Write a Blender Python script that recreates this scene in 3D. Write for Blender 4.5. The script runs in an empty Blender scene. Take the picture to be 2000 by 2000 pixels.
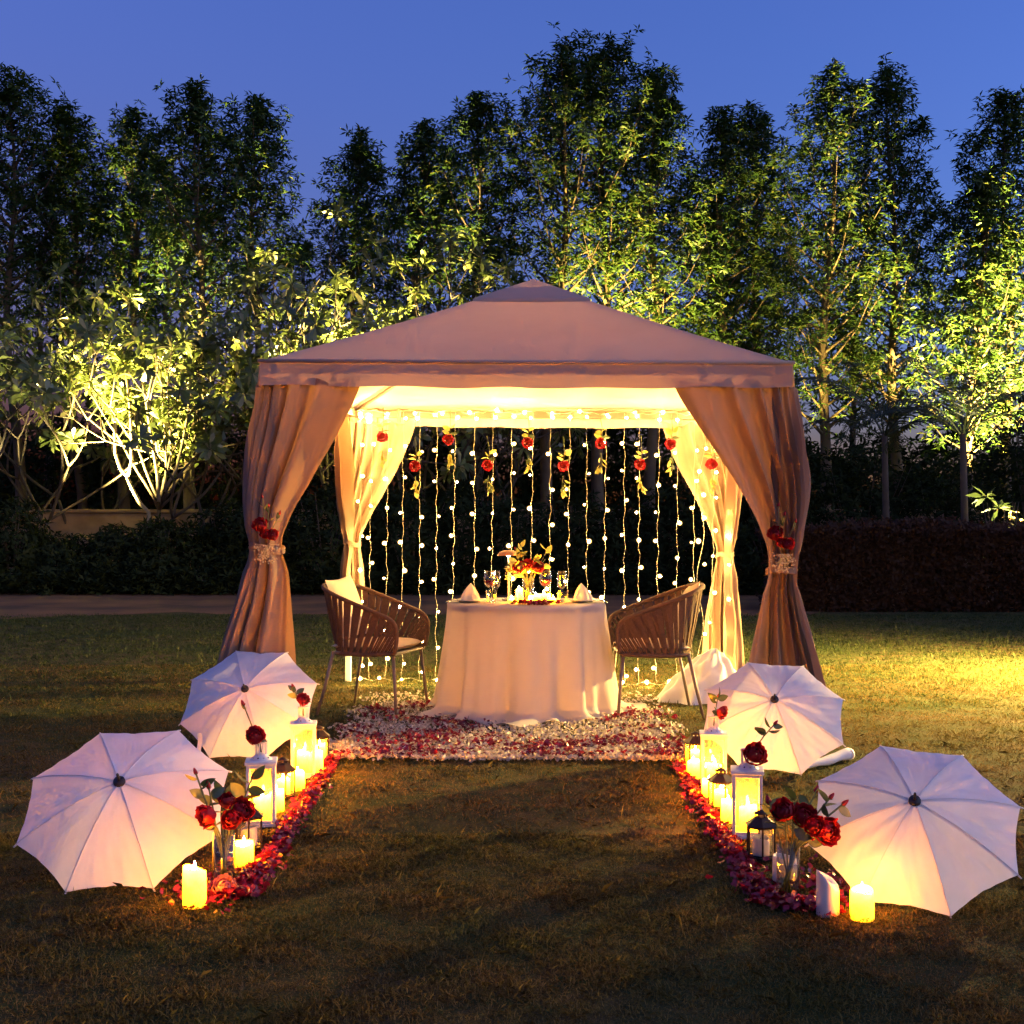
import bpy, math, random
import numpy as np
from mathutils import Vector, Matrix

SC = bpy.context.scene
COL = SC.collection
R = math.radians
PI = math.pi

# ------------------------------------------------------------------ camera
EYE = 1.23          # eye height above the lawn
cam_d = bpy.data.cameras.new('camera')
cam = bpy.data.objects.new('camera', cam_d)
COL.objects.link(cam)
cam.location = (0, 0, EYE)
cam.rotation_euler = (R(90), 0, 0)
cam_d.sensor_width = 36.0
cam_d.lens = 45.86
cam_d.shift_y = 0.0135
cam_d.clip_end = 2000
cam_d.clip_start = 0.05
SC.camera = cam

# ------------------------------------------------------------------ dusk sky
SUN_AZ = 102.0     # the afterglow lies off to the right of the camera
world = bpy.data.worlds.new('World')
SC.world = world
world.use_nodes = True
nt = world.node_tree
nt.nodes.clear()
w_out = nt.nodes.new('ShaderNodeOutputWorld')
w_bg = nt.nodes.new('ShaderNodeBackground')
w_sky = nt.nodes.new('ShaderNodeTexSky')
w_sky.sky_type = 'NISHITA'
w_sky.sun_disc = False
w_sky.sun_elevation = R(-2.6)
w_sky.sun_rotation = R(SUN_AZ)
w_sky.altitude = 200
w_sky.air_density = 1.0
w_sky.dust_density = 0.3
w_sky.ozone_density = 3.1
w_mul = nt.nodes.new('ShaderNodeMix')
w_mul.data_type = 'RGBA'
w_mul.blend_type = 'MULTIPLY'
w_mul.inputs[0].default_value = 1.0
w_mul.inputs[7].default_value = (0.60, 0.92, 1.10, 1)
nt.links.new(w_sky.outputs[0], w_mul.inputs[6])
nt.links.new(w_mul.outputs[2], w_bg.inputs[0])
nt.links.new(w_bg.outputs[0], w_out.inputs[0])
w_bg.inputs[1].default_value = 1.75

# last soft afterglow of the sun, just below the horizon off to the right
sun_d = bpy.data.lights.new('afterglow_sun', 'SUN')
sun_d.energy = 0.32
sun_d.angle = R(110)
sun_d.color = (1.0, 0.71, 0.44)
sun = bpy.data.objects.new('afterglow_sun', sun_d)
COL.objects.link(sun)
_el = R(9)
sun.rotation_euler = Vector((math.sin(R(SUN_AZ)) * math.cos(_el), math.cos(R(SUN_AZ)) * math.cos(_el), math.sin(_el))).to_track_quat('Z', 'Y').to_euler()

# ------------------------------------------------------------------ exposure, engine
SC.view_settings.view_transform = 'Standard'
SC.view_settings.look = 'None'
SC.view_settings.exposure = 1.75
SC.view_settings.gamma = 1.0
SC.view_settings.use_curve_mapping = False
SC.render.engine = 'CYCLES'
cy = SC.cycles
cy.use_denoising = True
cy.max_bounces = 4
cy.diffuse_bounces = 2
cy.glossy_bounces = 2
cy.transmission_bounces = 3
cy.transparent_max_bounces = 14
cy.caustics_reflective = False
cy.caustics_refractive = False
cy.sample_clamp_indirect = 3.0
cy.sample_clamp_direct = 0.0
cy.use_light_tree = True
cy.use_adaptive_sampling = True
cy.adaptive_threshold = 0.05
cy.adaptive_min_samples = 16

# ------------------------------------------------------------------ helpers
def tag(o, label=None, cat=None, group=None, kind=None):
    if label: o['label'] = label
    if cat: o['category'] = cat
    if group: o['group'] = group
    if kind: o['kind'] = kind
    return o

def empty(name, loc=(0, 0, 0), rz=0.0, label=None, cat=None, group=None):
    o = bpy.data.objects.new(name, None)
    o.empty_display_size = 0.1
    COL.objects.link(o)
    o.location = loc
    o.rotation_euler = (0, 0, rz)
    return tag(o, label, cat, group)

def link(name, me, mat=None, parent=None, M=None):
    o = bpy.data.objects.new(name, me)
    if mat is not None and len(me.materials) == 0:
        me.materials.append(mat)
    COL.objects.link(o)
    if parent is not None:
        o.parent = parent
    if M is not None:
        o.matrix_local = M
    return o

def children_of(o):
    return [c for c in COL.objects if c.parent == o]

def copy_tree(o, parent=None, kids=None):
    c = o.copy()
    COL.objects.link(c)
    c.parent = parent
    for ch in list(o.children):
        copy_tree(ch, c)
    return c

def frame_z(d, up=(0, 0, 1)):
    """rotation matrix whose local z runs along d"""
    d = Vector(d).normalized()
    return d.to_track_quat('Z', 'Y').to_matrix().to_4x4()

def TRS(loc, rot=None, s=1.0):
    M = Matrix.Translation(Vector(loc))
    if rot is not None:
        M = M @ rot
    if isinstance(s, (tuple, list)):
        M = M @ Matrix.Diagonal((s[0], s[1], s[2], 1))
    else:
        M = M @ Matrix.Diagonal((s, s, s, 1))
    return M

class MB:
    def __init__(self):
        self.v = []
        self.f = []
    def add(self, vs, fs):
        o = len(self.v)
        self.v.extend([(float(a[0]), float(a[1]), float(a[2])) for a in vs])
        self.f.extend([tuple(i + o for i in f) for f in fs])
        return self
    def box(self, c, s, M=None):
        x, y, z = c
        a, b, h = s[0] / 2, s[1] / 2, s[2] / 2
        vs = [(x + i * a, y + j * b, z + k * h) for k in (-1, 1) for j in (-1, 1) for i in (-1, 1)]
        if M is not None:
            vs = [M @ Vector(p) for p in vs]
        return self.add(vs, [(0, 2, 3, 1), (4, 5, 7, 6), (0, 1, 5, 4), (2, 6, 7, 3), (0, 4, 6, 2), (1, 3, 7, 5)])
    def bbox(self, c, s, b=0.003):
        """box with chamfered vertical and horizontal edges"""
        x, y, z = c
        hx, hy, hz = s[0] / 2, s[1] / 2, s[2] / 2
        rows = []
        for (zz, ins) in ((-hz, b), (-hz + b, 0), (hz - b, 0), (hz, b)):
            ax, ay = hx - ins, hy - ins
            rows.append([(x + sx * (ax - (b if k else 0) * 1), y + sy * (ay - (0 if k else b) * 1), z + zz)
                         for sx, sy, k in ((1, 1, 1), (-1, 1, 1), (-1, 1, 0), (-1, -1, 0), (-1, -1, 1), (1, -1, 1), (1, -1, 0), (1, 1, 0))])
        # order around: (+x-b,+y) (-x+b,+y) (-x,+y-b) (-x,-y+b) (-x+b,-y) (+x-b,-y) (+x,-y+b) (+x,+y-b)
        vs = [p for r in rows for p in r]
        fs = []
        for r in range(3):
            for i in range(8):
                j = (i + 1) % 8
                fs.append((r * 8 + i, r * 8 + j, (r + 1) * 8 + j, (r + 1) * 8 + i))
        fs.append(tuple(range(7, -1, -1)))
        fs.append(tuple(24 + i for i in range(8)))
        return self.add(vs, fs)
    def tube(self, pts, rad, n=8, cap=True, closed=False):
        P = [Vector(p) for p in pts]
        m = len(P)
        rr = rad if isinstance(rad, (list, tuple)) else [rad] * m
        vs, fs = [], []
        prev = None
        for i in range(m):
            if closed:
                t = (P[(i + 1) % m] - P[i - 1])
            else:
                t = (P[min(i + 1, m - 1)] - P[max(i - 1, 0)])
            if t.length < 1e-9:
                t = Vector((0, 0, 1))
            t.normalize()
            if prev is None:
                a = Vector((0, 0, 1)) if abs(t.z) < 0.9 else Vector((1, 0, 0))
                u = t.cross(a).normalized()
            else:
                u = (prev - t * prev.dot(t))
                if u.length < 1e-6:
                    u = t.cross(Vector((1, 0, 0)))
                u.normalize()
            prev = u
            w = t.cross(u)
            for k in range(n):
                an = 2 * PI * k / n
                vs.append(P[i] + (u * math.cos(an) + w * math.sin(an)) * rr[i])
        L = m if closed else m - 1
        for i in range(L):
            i2 = (i + 1) % m
            for k in range(n):
                k2 = (k + 1) % n
                fs.append((i * n + k, i * n + k2, i2 * n + k2, i2 * n + k))
        if cap and not closed:
            fs.append(tuple(range(n - 1, -1, -1)))
            fs.append(tuple((m - 1) * n + k for k in range(n)))
        return self.add(vs, fs)
    def lathe(self, prof, n=24, c=(0, 0, 0), cap0=False, cap1=False, fn=None):
        vs, fs = [], []
        for i, (r, z) in enumerate(prof):
            for k in range(n):
                a = 2 * PI * k / n
                dz = fn(i, a) if fn else 0
                vs.append((c[0] + r * math.cos(a), c[1] + r * math.sin(a), c[2] + z + dz))
        m = len(prof)
        for i in range(m - 1):
            for k in range(n):
                k2 = (k + 1) % n
                fs.append((i * n + k, i * n + k2, (i + 1) * n + k2, (i + 1) * n + k))
        if cap0: fs.append(tuple(range(n - 1, -1, -1)))
        if cap1: fs.append(tuple((m - 1) * n + k for k in range(n)))
        return self.add(vs, fs)
    def grid(self, fn, nu, nv):
        vs = [fn(i / (nu - 1), j / (nv - 1)) for j in range(nv) for i in range(nu)]
        fs = [(j * nu + i, j * nu + i + 1, (j + 1) * nu + i + 1, (j + 1) * nu + i) for j in range(nv - 1) for i in range(nu - 1)]
        return self.add(vs, fs)
    def ball(self, c, r, n=12, m=8, s=(1, 1, 1)):
        def fn(i, j):
            a = 2 * PI * i
            b = PI * j - PI / 2
            return (c[0] + r * s[0] * math.cos(b) * math.cos(a), c[1] + r * s[1] * math.cos(b) * math.sin(a), c[2] + r * s[2] * math.sin(b))
        return self.grid(fn, n + 1, m + 1)
    def leaf(self, base, d, side, L, W, fold=0.25, curl=0.15, n=4):
        """pointed leaf with a folded midrib; d, side unit vectors"""
        b = Vector(base); d = Vector(d).normalized(); s = Vector(side)
        s = (s - d * s.dot(d)).normalized()
        up = s.cross(d)
        vs, fs = [], []
        for i in range(n + 1):
            t = i / n
            w = W * 0.5 * (math.sin(PI * min(1, t ** 0.8)) ** 0.8 if 0 < t < 1 else 0.02)
            p = b + d * (L * t) - up * (curl * L * t * t)
            vs += [p - s * w + up * (fold * w), p, p + s * w + up * (fold * w)]
        for i in range(n):
            o = i * 3
            fs += [(o, o + 1, o + 4, o + 3), (o + 1, o + 2, o + 5, o + 4)]
        return self.add(vs, fs)
    def mesh(self, name, mat=None, smooth=False):
        me = bpy.data.meshes.new(name)
        me.from_pydata(self.v, [], self.f)
        me.update()
        if smooth:
            me.polygons.foreach_set('use_smooth', [True] * len(me.polygons))
        if mat is not None:
            me.materials.append(mat)
        return me
    def build(self, name, mat, parent=None, smooth=False, M=None):
        return link(name, self.mesh(name, mat, smooth), None, parent, M)

def np_mesh(name, verts, faces, mat=None, smooth=False):
    """verts (n,3), faces (m,k) with constant k"""
    me = bpy.data.meshes.new(name)
    n, m, k = len(verts), len(faces), faces.shape[1]
    me.vertices.add(n)
    me.vertices.foreach_set('co', np.ascontiguousarray(verts, dtype=np.float32).ravel())
    me.loops.add(m * k)
    me.loops.foreach_set('vertex_index', np.ascontiguousarray(faces, dtype=np.int32).ravel())
    me.polygons.add(m)
    me.polygons.foreach_set('loop_start', np.arange(0, m * k, k, dtype=np.int32))
    me.polygons.foreach_set('loop_total', np.full(m, k, dtype=np.int32))
    if smooth:
        me.polygons.foreach_set('use_smooth', np.ones(m, dtype=bool))
    me.update(calc_edges=True)
    if mat is not None:
        me.materials.append(mat)
    return me

def nrm(a):
    return a / np.maximum(np.linalg.norm(a, axis=-1, keepdims=True), 1e-9)

def whorl_mesh(name, C, A, k, L, W, elev, droop, rng, mat, jit=0.25, bend=0.0, rounded=False):
    """rosettes of k pointed leaves at points C with axes A"""
    n = len(C)
    A = nrm(A)
    ref = np.where(np.abs(A[:, 2:3]) < 0.9, np.array([[0, 0, 1.0]]), np.array([[1.0, 0, 0]]))
    U = nrm(np.cross(A, ref))
    V = np.cross(A, U)
    ph = rng.uniform(0, 2 * PI, (n, 1)) + np.arange(k)[None, :] * (2 * PI / k) + rng.normal(0, 0.25, (n, k))
    e = elev + rng.normal(0, jit, (n, k))
    D = (np.cos(e)[..., None] * (np.cos(ph)[..., None] * U[:, None] + np.sin(ph)[..., None] * V[:, None])
         + np.sin(e)[..., None] * A[:, None])
    D[..., 2] -= droop
    D = nrm(D)
    S = nrm(np.cross(D, A[:, None] + rng.normal(0, 0.35, (n, k, 3))))
    N = np.cross(S, D)
    ln = L * rng.uniform(0.7, 1.2, (n, k, 1))
    wd = W * rng.uniform(0.8, 1.2, (n, k, 1))
    B = C[:, None] + D * (0.04 * L)
    mid = B + D * ln * 0.5
    tip = B + D * ln - N * ln * bend
    if rounded:
        m1 = B + D * ln * 0.38 - N * ln * bend * .15; m2 = B + D * ln * 0.76 - N * ln * bend * .55
        vs = np.stack([B, m1 + S * wd * .30, m2 + S * wd * .5 + N * wd * .1, tip, m2 - S * wd * .5 + N * wd * .1, m1 - S * wd * .30], axis=2).reshape(-1, 3)
        return np_mesh(name, vs, np.arange(n * k * 6).reshape(-1, 6), mat)
    vs = np.stack([B, mid + S * wd * 0.5 + N * wd * 0.12, tip, mid - S * wd * 0.5 + N * wd * 0.12], axis=2).reshape(-1, 3)
    fs = np.arange(n * k * 4).reshape(-1, 4)
    return np_mesh(name, vs, fs, mat)

# ------------------------------------------------------------------ materials
MATS = {}
def new_mat(name):
    m = bpy.data.materials.new(name)
    m.use_nodes = True
    m.node_tree.nodes.clear()
    MATS[name] = m
    return m, m.node_tree

def nd(t, typ, **kw):
    n = t.nodes.new(typ)
    for k, v in kw.items():
        setattr(n, k, v)
    return n

def mix_rgb(t, fac, a, b, mode='MIX'):
    m = nd(t, 'ShaderNodeMix', data_type='RGBA', blend_type=mode)
    for sock, val in ((m.inputs[0], fac), (m.inputs[6], a), (m.inputs[7], b)):
        if isinstance(val, bpy.types.NodeSocket):
            t.links.new(val, sock)
        elif isinstance(val, (int, float)):
            sock.default_value = val
        else:
            sock.default_value = (val[0], val[1], val[2], 1)
    return m.outputs[2]

def noise(t, scale, detail=3, rough=0.55, coord='Object', dist=0.0):
    tc = nd(t, 'ShaderNodeTexCoord')
    n = nd(t, 'ShaderNodeTexNoise')
    n.inputs['Scale'].default_value = scale
    n.inputs['Detail'].default_value = detail
    n.inputs['Roughness'].default_value = rough
    n.inputs['Distortion'].default_value = dist
    t.links.new(tc.outputs[coord], n.inputs['Vector'])
    return n.outputs['Fac']

def ramp(t, fac, a, b):
    r = nd(t, 'ShaderNodeMapRange')
    r.inputs[1].default_value = a
    r.inputs[2].default_value = b
    t.links.new(fac, r.inputs[0])
    return r.outputs[0]

def bump(t, h, strength=0.3, dist=0.01):
    b = nd(t, 'ShaderNodeBump')
    b.inputs['Strength'].default_value = strength
    b.inputs['Distance'].default_value = dist
    t.links.new(h, b.inputs['Height'])
    return b.outputs[0]

def island(t):
    g = nd(t, 'ShaderNodeNewGeometry')
    return g.outputs['Random Per Island']

def principled(name, col, rough=0.6, metal=0.0, col2=None, nscale=8, bumpz=0.0, bscale=60, spec=0.4, emis=None, estr=0.0, per_island=False, sheen=0.0, coat=0.0):
    m, t = new_mat(name)
    o = nd(t, 'ShaderNodeOutputMaterial')
    p = nd(t, 'ShaderNodeBsdfPrincipled')
    t.links.new(p.outputs[0], o.inputs[0])
    p.inputs['Roughness'].default_value = rough
    p.inputs['Metallic'].default_value = metal
    p.inputs['Specular IOR Level'].default_value = spec
    p.inputs['Sheen Weight'].default_value = sheen
    p.inputs['Coat Weight'].default_value = coat
    if col2 is not None:
        f = island(t) if per_island else ramp(t, noise(t, nscale), 0.3, 0.7)
        c = mix_rgb(t, f, col, col2)
        t.links.new(c, p.inputs['Base Color'])
    else:
        p.inputs['Base Color'].default_value = (*col, 1)
    if bumpz:
        t.links.new(bump(t, noise(t, bscale, 4), bumpz, 0.01), p.inputs['Normal'])
    if emis is not None:
        p.inputs['Emission Color'].default_value = (*emis, 1)
        p.inputs['Emission Strength'].default_value = estr
    return m

def cloth(name, col, trans=0.35, tcol=None, col2=None, nscale=5, weave=900, rough=0.9, bumpz=0.15):
    m, t = new_mat(name)
    o = nd(t, 'ShaderNodeOutputMaterial')
    d = nd(t, 'ShaderNodeBsdfDiffuse')
    tr = nd(t, 'ShaderNodeBsdfTranslucent')
    mx = nd(t, 'ShaderNodeMixShader')
    mx.inputs[0].default_value = trans
    t.links.new(d.outputs[0], mx.inputs[1])
    t.links.new(tr.outputs[0], mx.inputs[2])
    t.links.new(mx.outputs[0], o.inputs[0])
    c2 = col2 or tuple(x * 0.88 for x in col)
    f = ramp(t, noise(t, nscale, 5, 0.6), 0.3, 0.7)
    c = mix_rgb(t, f, col, c2)
    t.links.new(c, d.inputs[0])
    tc = tcol or col
    tr.inputs[0].default_value = (*tc, 1)
    if bumpz:
        t.links.new(bump(t, noise(t, weave, 2), bumpz, 0.002), d.inputs['Normal'])
    return m

def leafmat(name, a, b, trans=0.3, rough=0.45, gloss=0.06, c3=None):
    m, t = new_mat(name)
    o = nd(t, 'ShaderNodeOutputMaterial')
    d = nd(t, 'ShaderNodeBsdfDiffuse')
    tr = nd(t, 'ShaderNodeBsdfTranslucent')
    g = nd(t, 'ShaderNodeBsdfGlossy')
    g.inputs['Roughness'].default_value = rough
    g.inputs[0].default_value = (0.8, 0.8, 0.8, 1)
    r = island(t)
    c = mix_rgb(t, r, a, b)
    if c3 is not None:
        f = nd(t, 'ShaderNodeMath', operation='GREATER_THAN')
        t.links.new(r, f.inputs[0])
        f.inputs[1].default_value = 0.86
        c = mix_rgb(t, f.outputs[0], c, c3)
    t.links.new(c, d.inputs[0])
    t.links.new(c, tr.inputs[0])
    m1 = nd(t, 'ShaderNodeMixShader'); m1.inputs[0].default_value = trans
    m2 = nd(t, 'ShaderNodeMixShader'); m2.inputs[0].default_value = gloss
    t.links.new(d.outputs[0], m1.inputs[1]); t.links.new(tr.outputs[0], m1.inputs[2])
    t.links.new(m1.outputs[0], m2.inputs[1]); t.links.new(g.outputs[0], m2.inputs[2])
    t.links.new(m2.outputs[0], o.inputs[0])
    return m

def glassmat(name, tint=(0.96, 0.97, 0.95), refl=1.0):
    m, t = new_mat(name)
    o = nd(t, 'ShaderNodeOutputMaterial')
    tr = nd(t, 'ShaderNodeBsdfTransparent')
    tr.inputs[0].default_value = (*tint, 1)
    g = nd(t, 'ShaderNodeBsdfGlossy')
    g.inputs['Roughness'].default_value = 0.03
    g.inputs[0].default_value = (refl, refl, refl, 1)
    lw = nd(t, 'ShaderNodeLayerWeight')
    lw.inputs[0].default_value = 0.5
    pw = nd(t, 'ShaderNodeMath', operation='POWER'); pw.inputs[1].default_value = 2.6
    t.links.new(lw.outputs['Facing'], pw.inputs[0])
    fr = nd(t, 'ShaderNodeMath', operation='MULTIPLY_ADD'); fr.inputs[1].default_value = 0.7; fr.inputs[2].default_value = 0.04
    t.links.new(pw.outputs[0], fr.inputs[0])
    mx = nd(t, 'ShaderNodeMixShader')
    t.links.new(fr.outputs[0], mx.inputs[0])
    t.links.new(tr.outputs[0], mx.inputs[1])
    t.links.new(g.outputs[0], mx.inputs[2])
    t.links.new(mx.outputs[0], o.inputs[0])
    return m

def emitmat(name, col, s):
    m, t = new_mat(name)
    o = nd(t, 'ShaderNodeOutputMaterial')
    e = nd(t, 'ShaderNodeEmission')
    e.inputs[0].default_value = (*col, 1)
    e.inputs[1].default_value = s
    t.links.new(e.outputs[0], o.inputs[0])
    return m

# levels of the lamps in the picture
BULB = 500.0
WAX = 280.0
FLAME = 60.0

M_CANOPY = cloth('taupe_canopy', (0.54, 0.40, 0.325), 0.20, (0.58, 0.36, 0.27), nscale=1.5)
M_CURTAIN = cloth('taupe_curtain', (0.32, 0.225, 0.160), 0.18, (0.60, 0.30, 0.14), nscale=3)
M_BCURTAIN = M_CURTAIN
M_FRAME = principled('brown_frame_paint', (0.10, 0.065, 0.045), 0.45, 0.3, (0.13, 0.085, 0.06), 6)
M_WPOST = principled('white_post_paint', (0.72, 0.70, 0.66), 0.5)
M_TCLOTH = cloth('white_table_linen', (0.88, 0.82, 0.76), 0.52, (0.95, 0.78, 0.60), nscale=4)
M_UMB = cloth('white_umbrella_nylon', (0.90, 0.88, 0.89), 0.25, (0.90, 0.84, 0.76), nscale=9, weave=500, bumpz=0.08, col2=(0.80, 0.78, 0.78))
M_RIB = principled('grey_rib', (0.55, 0.53, 0.55), 0.5)
M_BLACK = principled('black_plastic', (0.012, 0.011, 0.012), 0.4)
M_BLKMETAL = principled('black_lantern_metal', (0.022, 0.016, 0.014), 0.45, 0.4, (0.05, 0.03, 0.02), 40)
M_WHTMETAL = principled('white_lantern_paint', (0.78, 0.75, 0.72), 0.5, 0, (0.70, 0.66, 0.62), 30, 0.05)
M_GLASS = glassmat('clear_glass')
def frosted(name, amount):
    m = glassmat(name, (0.97, 0.96, 0.93))
    t = m.node_tree
    o = next(n for n in t.nodes if n.type == 'OUTPUT_MATERIAL')
    src = o.inputs[0].links[0].from_socket
    tr = nd(t, 'ShaderNodeBsdfTranslucent'); tr.inputs[0].default_value = (0.9, 0.88, 0.8, 1)
    df = nd(t, 'ShaderNodeBsdfDiffuse'); df.inputs[0].default_value = (0.9, 0.88, 0.8, 1)
    m1 = nd(t, 'ShaderNodeMixShader'); m1.inputs[0].default_value = 0.35
    t.links.new(tr.outputs[0], m1.inputs[1]); t.links.new(df.outputs[0], m1.inputs[2])
    m2 = nd(t, 'ShaderNodeMixShader'); m2.inputs[0].default_value = amount
    t.links.new(src, m2.inputs[1]); t.links.new(m1.outputs[0], m2.inputs[2]); t.links.new(m2.outputs[0], o.inputs[0])
    return m
M_LPANE = frosted('frosted_lantern_glass', 0.08)  # a little frosting mixed in so the panes catch the candlelight
M_VASE = glassmat('vase_glass', (0.90, 0.91, 0.88))
M_WATER = glassmat('vase_water', (0.86, 0.88, 0.84), 0.8)
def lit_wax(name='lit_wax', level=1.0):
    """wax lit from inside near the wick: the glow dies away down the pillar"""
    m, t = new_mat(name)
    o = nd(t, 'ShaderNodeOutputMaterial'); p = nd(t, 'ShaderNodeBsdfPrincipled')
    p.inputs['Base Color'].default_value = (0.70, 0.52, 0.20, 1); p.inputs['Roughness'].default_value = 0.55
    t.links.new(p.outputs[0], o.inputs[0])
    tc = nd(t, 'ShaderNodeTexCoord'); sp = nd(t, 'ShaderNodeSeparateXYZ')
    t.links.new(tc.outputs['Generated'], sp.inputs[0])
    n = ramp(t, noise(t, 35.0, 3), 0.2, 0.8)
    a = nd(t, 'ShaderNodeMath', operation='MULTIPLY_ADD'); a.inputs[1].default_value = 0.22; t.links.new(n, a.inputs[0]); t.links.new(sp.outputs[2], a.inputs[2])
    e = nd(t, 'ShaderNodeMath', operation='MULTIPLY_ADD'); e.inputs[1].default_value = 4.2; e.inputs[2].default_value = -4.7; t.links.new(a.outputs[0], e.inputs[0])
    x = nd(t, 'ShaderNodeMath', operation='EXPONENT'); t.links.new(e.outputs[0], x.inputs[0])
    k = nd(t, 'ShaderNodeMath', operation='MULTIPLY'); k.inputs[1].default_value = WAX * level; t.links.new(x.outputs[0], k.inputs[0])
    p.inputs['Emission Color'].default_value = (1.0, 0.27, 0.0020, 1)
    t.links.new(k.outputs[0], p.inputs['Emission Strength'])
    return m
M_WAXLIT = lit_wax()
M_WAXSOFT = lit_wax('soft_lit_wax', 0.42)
M_WAX = principled('unlit_wax', (0.74, 0.66, 0.55), 0.5, 0, (0.78, 0.70, 0.60), 14)
M_FLAME = emitmat('candle_flame', (1.0, 0.72, 0.33), FLAME)
M_WICK = principled('wick', (0.02, 0.015, 0.01), 0.9)
M_BULB = emitmat('fairy_bulb', (1.0, 0.60, 0.17), BULB)
M_WIRE = principled('clear_wire', (0.45, 0.40, 0.28), 0.4)
M_ROSE = leafmat('red_rose_petal', (0.34, 0.008, 0.014), (0.46, 0.014, 0.02), 0.25, 0.5, 0.04)
M_ROSEPINK = leafmat('pink_rose_petal', (0.62, 0.20, 0.20), (0.70, 0.28, 0.25), 0.2, 0.5, 0.04)
M_STEM = principled('rose_stem', (0.10, 0.14, 0.04), 0.6, 0, (0.17, 0.18, 0.07), 30)
M_RLEAF = leafmat('rose_leaf', (0.035, 0.06, 0.022), (0.07, 0.095, 0.03), 0.3, 0.4, 0.07)
M_YLEAF = leafmat('pale_rose_leaf', (0.30, 0.30, 0.06), (0.40, 0.36, 0.10), 0.3, 0.4, 0.05)
M_GYP = principled('dried_gypsophila', (0.45, 0.36, 0.20), 0.8, 0, (0.6, 0.5, 0.32), per_island=True)
M_PETRED = leafmat('red_petal', (0.15, 0.003, 0.014), (0.30, 0.008, 0.028), 0.25, 0.35, 0.07)
M_PETWHITE = leafmat('white_petal', (0.50, 0.38, 0.28), (0.78, 0.68, 0.54), 0.25, 0.5, 0.04)
M_ROPE = principled('brown_rope_strap', (0.12, 0.062, 0.030), 0.75, 0, (0.16, 0.085, 0.042), 60, 0.3, 300)
M_CHLEG = principled('taupe_chair_leg', (0.24, 0.18, 0.13), 0.4, 0.2)
M_CUSH = cloth('beige_cushion', (0.62, 0.50, 0.38), 0.05, nscale=10)
M_NAPKIN = cloth('cream_napkin', (0.80, 0.72, 0.60), 0.2)
M_PLATE = principled('white_china', (0.75, 0.68, 0.58), 0.15, spec=0.6)
M_STEEL = principled('cutlery_steel', (0.6, 0.57, 0.52), 0.2, 1.0)
M_WINE = principled('red_wine', (0.10, 0.004, 0.008), 0.05, spec=0.6)
M_LAMPSHADE = principled('orange_lamp_shade', (0.62, 0.30, 0.12), 0.5)
M_BARK = principled('pale_bark', (0.085, 0.055, 0.032), 0.85, 0, (0.13, 0.09, 0.055), 3, 0.5, 30)
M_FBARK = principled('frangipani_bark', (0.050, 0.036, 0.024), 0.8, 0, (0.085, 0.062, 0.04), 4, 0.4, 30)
M_LITBARK = principled('uplit_frangipani_bark', (0.15, 0.115, 0.07), 0.8, 0, (0.26, 0.20, 0.13), 4, 0.4, 30)  # paler copy of the frangipani bark, uplight brightness put into its colour
M_DBARK = principled('dark_bark', (0.07, 0.05, 0.035), 0.9, 0, (0.11, 0.08, 0.05), 4, 0.4, 30)
M_TLEAF = leafmat('tall_tree_leaf', (0.020, 0.052, 0.010), (0.050, 0.085, 0.014), 0.28, 0.5, 0.025, (0.11, 0.12, 0.02))
M_FLEAF = leafmat('frangipani_leaf', (0.085, 0.120, 0.026), (0.16, 0.180, 0.050), 0.35, 0.35, 0.06, (0.30, 0.27, 0.11))
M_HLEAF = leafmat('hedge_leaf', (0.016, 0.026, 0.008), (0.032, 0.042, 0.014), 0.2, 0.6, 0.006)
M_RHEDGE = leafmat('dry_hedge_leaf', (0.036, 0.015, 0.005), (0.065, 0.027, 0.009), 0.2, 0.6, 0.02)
M_PALM = leafmat('palm_leaf', (0.03, 0.045, 0.02), (0.05, 0.06, 0.02), 0.2, 0.5, 0.04)
M_WALL = principled('tan_rendered_wall', (0.30, 0.19, 0.10), 0.95, 0, (0.20, 0.12, 0.06), 2.5, 0.6, 12)
M_SPOTBODY = principled('uplight_housing', (0.03, 0.03, 0.03), 0.5, 0.5)
M_SPOTLENS = emitmat('uplight_lens', (1.0, 0.82, 0.5), 20.0)

def lawn_material():
    m, t = new_mat('mown_lawn')
    o = nd(t, 'ShaderNodeOutputMaterial')
    p = nd(t, 'ShaderNodeBsdfPrincipled')
    p.inputs['Roughness'].default_value = 0.95
    p.inputs['Specular IOR Level'].default_value = 0.1
    t.links.new(p.outputs[0], o.inputs[0])
    big = ramp(t, noise(t, 0.55, 4, 0.6), 0.38, 0.62)
    med = ramp(t, noise(t, 7.0, 5, 0.65), 0.35, 0.65)
    fin = ramp(t, noise(t, 90.0, 4, 0.7), 0.3, 0.7)
    green = mix_rgb(t, fin, (0.020, 0.036, 0.010), (0.060, 0.082, 0.024))
    dry = mix_rgb(t, fin, (0.045, 0.034, 0.014), (0.15, 0.107, 0.045))
    f = nd(t, 'ShaderNodeMath', operation='MULTIPLY')
    t.links.new(big, f.inputs[0]); t.links.new(med, f.inputs[1])
    c = mix_rgb(t, ramp(t, f.outputs[0], 0.0, 0.6), green, dry)
    t.links.new(c, p.inputs['Base Color'])
    s = nd(t, 'ShaderNodeMath', operation='ADD')
    t.links.new(noise(t, 60.0, 5, 0.75), s.inputs[0]); t.links.new(noise(t, 9.0, 3, 0.6), s.inputs[1])
    t.links.new(bump(t, s.outputs[0], 0.9, 0.03), p.inputs['Normal'])
    return m
M_LAWN = lawn_material()
M_SOIL = principled('dry_soil', (0.21, 0.085, 0.022), 0.95, 0, (0.05, 0.021, 0.006), 0.9, 1.0, 9)
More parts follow.
